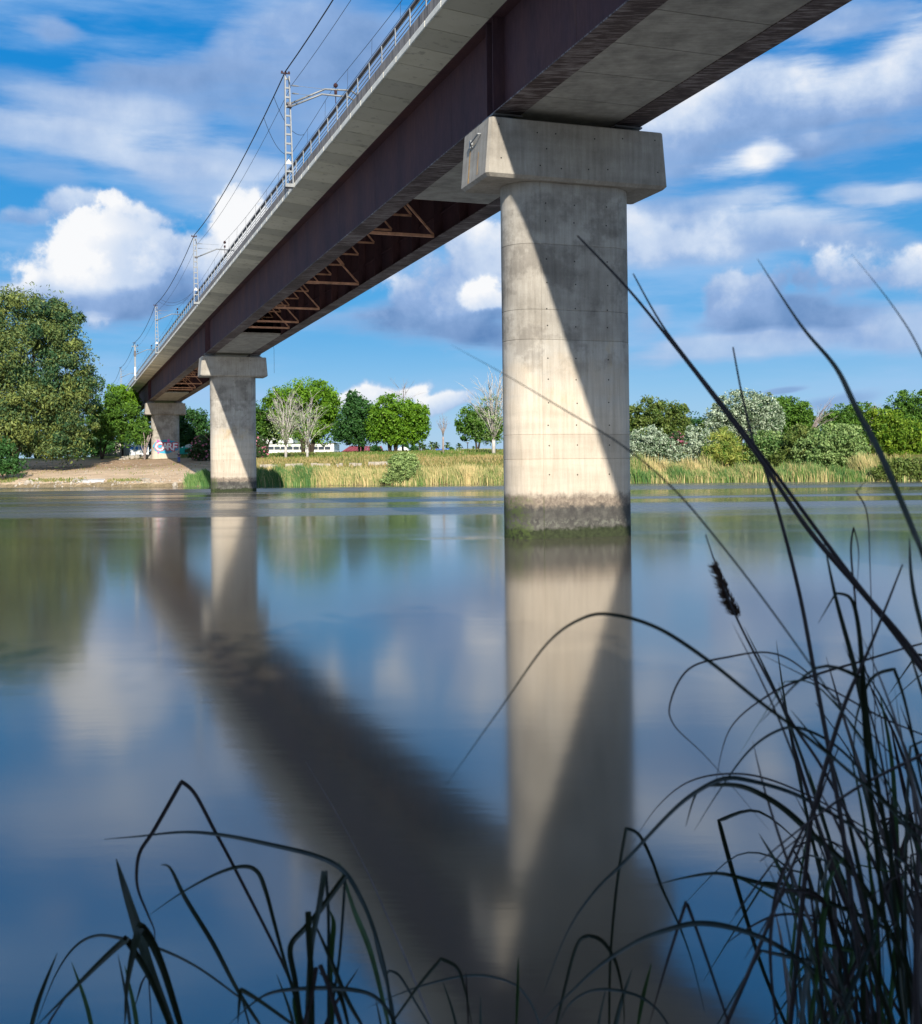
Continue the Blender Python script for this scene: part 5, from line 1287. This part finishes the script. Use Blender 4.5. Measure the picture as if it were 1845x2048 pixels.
blade(cl, ZB([(1100, 1010), (1200, 780), (1310, 510), (1400, 290), (1515, -10)]), 9, 2.0, 2.1, 'p', 'stem', n=5)
for P_, w, mt_, y0, y1, kd in (
    ([(2010, 1600), (1900, 1430), (1820, 1320), (1720, 1190), (1600, 1050), (1500, 905), (1400, 770), (1330, 680), (1240, 570), (1140, 465)], 13, 'p', 1.9, 2.3, 'stem'),
    ([(1980, 1560), (1820, 1308), (1700, 1162), (1620, 1056), (1520, 920), (1440, 815), (1350, 700), (1300, 630), (1250, 540)], 10, 'p', 1.95, 2.3, 'stem'),
    ([(1720, 2040), (1690, 1850), (1665, 1650), (1640, 1500), (1610, 1340), (1580, 1180), (1545, 1040), (1510, 925), (1490, 880), (1465, 780), (1447, 685)], 11, 'p', 2.0, 2.3, 'stem'),
    ([(1800, 1960), (1740, 1740), (1680, 1620), (1620, 1510), (1560, 1420), (1500, 1310), (1450, 1210), (1415, 1120), (1393, 1055)], 8, 'p', 2.1, 2.3, 'stem'),
    ([(1990, 1640), (1840, 1150), (1800, 1040), (1740, 900), (1690, 805), (1650, 725), (1580, 640), (1495, 510)], 13, 'g', 1.5, 1.9, 'blade'),
    ([(1860, 1700), (1720, 1560), (1600, 1460), (1500, 1385), (1400, 1305), (1300, 1240), (1210, 1213), (1150, 1220), (1080, 1270), (990, 1395), (880, 1550)], 8, 'g', 1.7, 1.6, 'blade'),
    ([(1790, 1520), (1620, 1350), (1530, 1290), (1430, 1298), (1360, 1320), (1325, 1380), (1330, 1430), (1400, 1500), (1520, 1640)], 4, 'p', 2.2, 2.2, 'blade'),
    ([(1960, 1240), (1820, 1270), (1700, 1305), (1600, 1335), (1520, 1370), (1440, 1440), (1410, 1560)], 5, 'p', 2.2, 2.2, 'blade'),
    ([(1850, 1720), (1740, 1570), (1660, 1480), (1590, 1440), (1540, 1440), (1480, 1480), (1420, 1560), (1370, 1640)], 6, 'b', 2.1, 2.1, 'blade'),
    ([(1600, 1620), (1660, 1410), (1720, 1270), (1782, 1113)], 10, 'p', 2.0, 2.0, 'stem'),
    ([(1760, 1700), (1720, 1480), (1690, 1330), (1650, 1180), (1625, 1060)], 11, 'g', 2.0, 2.1, 'blade'),
    ([(1780, 1800), (1740, 1600), (1720, 1480), (1705, 1350), (1695, 1240), (1680, 1182), (1650, 1170), (1615, 1230)], 10, 'g', 2.0, 2.0, 'blade'),
    ([(1740, 1420), (1700, 1290), (1690, 1200), (1680, 1090), (1685, 1040), (1695, 1090), (1690, 1180)], 4, 'p', 2.2, 2.2, 'blade'),
    ([(1850, 1750), (1720, 1500), (1640, 1370), (1520, 1200), (1420, 1070), (1330, 965), (1230, 880), (1100, 800), (990, 735), (890, 680)], 4, 'b', 1.6, 1.7, 'blade'),
    ([(1900, 1500), (1810, 1200), (1795, 1060)], 9, 'g', 1.8, 1.9, 'blade'),
    ([(1960, 1250), (1900, 900), (1820, 700), (1760, 600), (1680, 500)], 3.5, 'b', 1.6, 1.7, 'blade'),
    ([(1715, 1040), (1708, 1000), (1690, 970), (1712, 945)], 3, 'p', 2.2, 2.2, 'blade'),
    ([(1900, 1480), (1750, 1420), (1640, 1360), (1500, 1290)], 4, 'p', 2.2, 2.2, 'blade'),
    ([(1840, 1640), (1790, 1400), (1765, 1320), (1720, 1340), (1690, 1420), (1685, 1520)], 7, 'g', 2.0, 2.0, 'blade'),
    ([(1930, 1720), (1770, 1600), (1640, 1490), (1560, 1400)], 7, 'g', 1.9, 2.0, 'blade'),
    ([(1840, 1480), (1700, 1550), (1600, 1620), (1500, 1700)], 7, 'p', 1.9, 1.9, 'stem')):
    blade(cl, DS(P_), w, y0, y1, mt_, kd)
# seed head on its stem: spikelets round the axis
m = MB(); ax = spline([at(u*1.0137, v*1.0137, 2.27) for u, v in ((1415, 1118), (1430, 1160), (1443, 1190), (1456, 1212))], 10)
R = random.Random(2)
for i, p in enumerate(ax):
    f = i/(len(ax)-1); rad = .0085*math.sin(min(1, f*1.15+.12)*math.pi*.62)
    for k in range(22):
        d = np.array([R.gauss(0, 1), R.gauss(0, 1), R.gauss(0, .7)]); d = d/np.linalg.norm(d); q = p+d*rad*R.uniform(.1, .8); l = R.uniform(.5, 1.5)
        m.tube([q, q+(d*.6+np.array([-.3, 0, .35]))*.006*l, q+(d*.8+np.array([-.7, 0, .6]))*.010*l], [.0009, .0010, .0002], 3, False)
m.build('seed_head', FG['h'], cl)
# the thicket behind and beside these: many more blades of the same clump
R = random.Random(5)
for k in range(145):
    ub = 1560+480*R.random()**.7; Y = R.uniform(1.75, 3.0); h = R.uniform(250, 900)*(1.0 if ub > 1760 else .55); lean = R.uniform(-.42, .10)+(.45 if R.random() < .2 else 0)
    b0 = np.array([ub, 2130]); tip = b0+np.array([lean*h, -h]); bow = R.uniform(-.07, .07)*h
    c1 = b0+(tip-b0)*.35+np.array([bow*.9, -.02*h]); c2 = b0+(tip-b0)*.72+np.array([bow*.8, -.05*h]); P_ = [b0, c1, c2, tip]
    if R.random() < .26:      # blade tops that arch or fold over
        q = R.choice([-1, -1, 1]); l = R.uniform(90, 260); P_ = [b0, c1, c2, tip, tip+np.array([q*l*.45, -l*.10]), tip+np.array([q*l, l*R.uniform(.25, .9)])]
    mt_ = R.choice('ggggpppbbblls' if k % 5 else 'gppps'); kd = 'stem' if R.random() < .28 else 'blade'
    blade(cl, P_, R.uniform(3.5, 12.5) if kd == 'blade' else R.uniform(4, 9), Y, Y+R.uniform(-.15, .25), mt_, kd, n=5)
cl2 = clump(420, 2.6, 'few short blades rising from the bottom edge between the two left tufts')
for k in range(12):
    ub = R.choice([R.uniform(40, 330), R.uniform(430, 800), R.uniform(800, 1300)]); h = R.uniform(110, 240); lean = R.uniform(-.5, .5); b0 = np.array([ub, 2140]); tip = b0+np.array([lean*h, -h])
    blade(cl2, [b0, b0+(tip-b0)*.5+np.array([lean*-20, -10]), tip], R.uniform(5, 10), 2.3, 2.4, R.choice('ggbpl'), n=5)
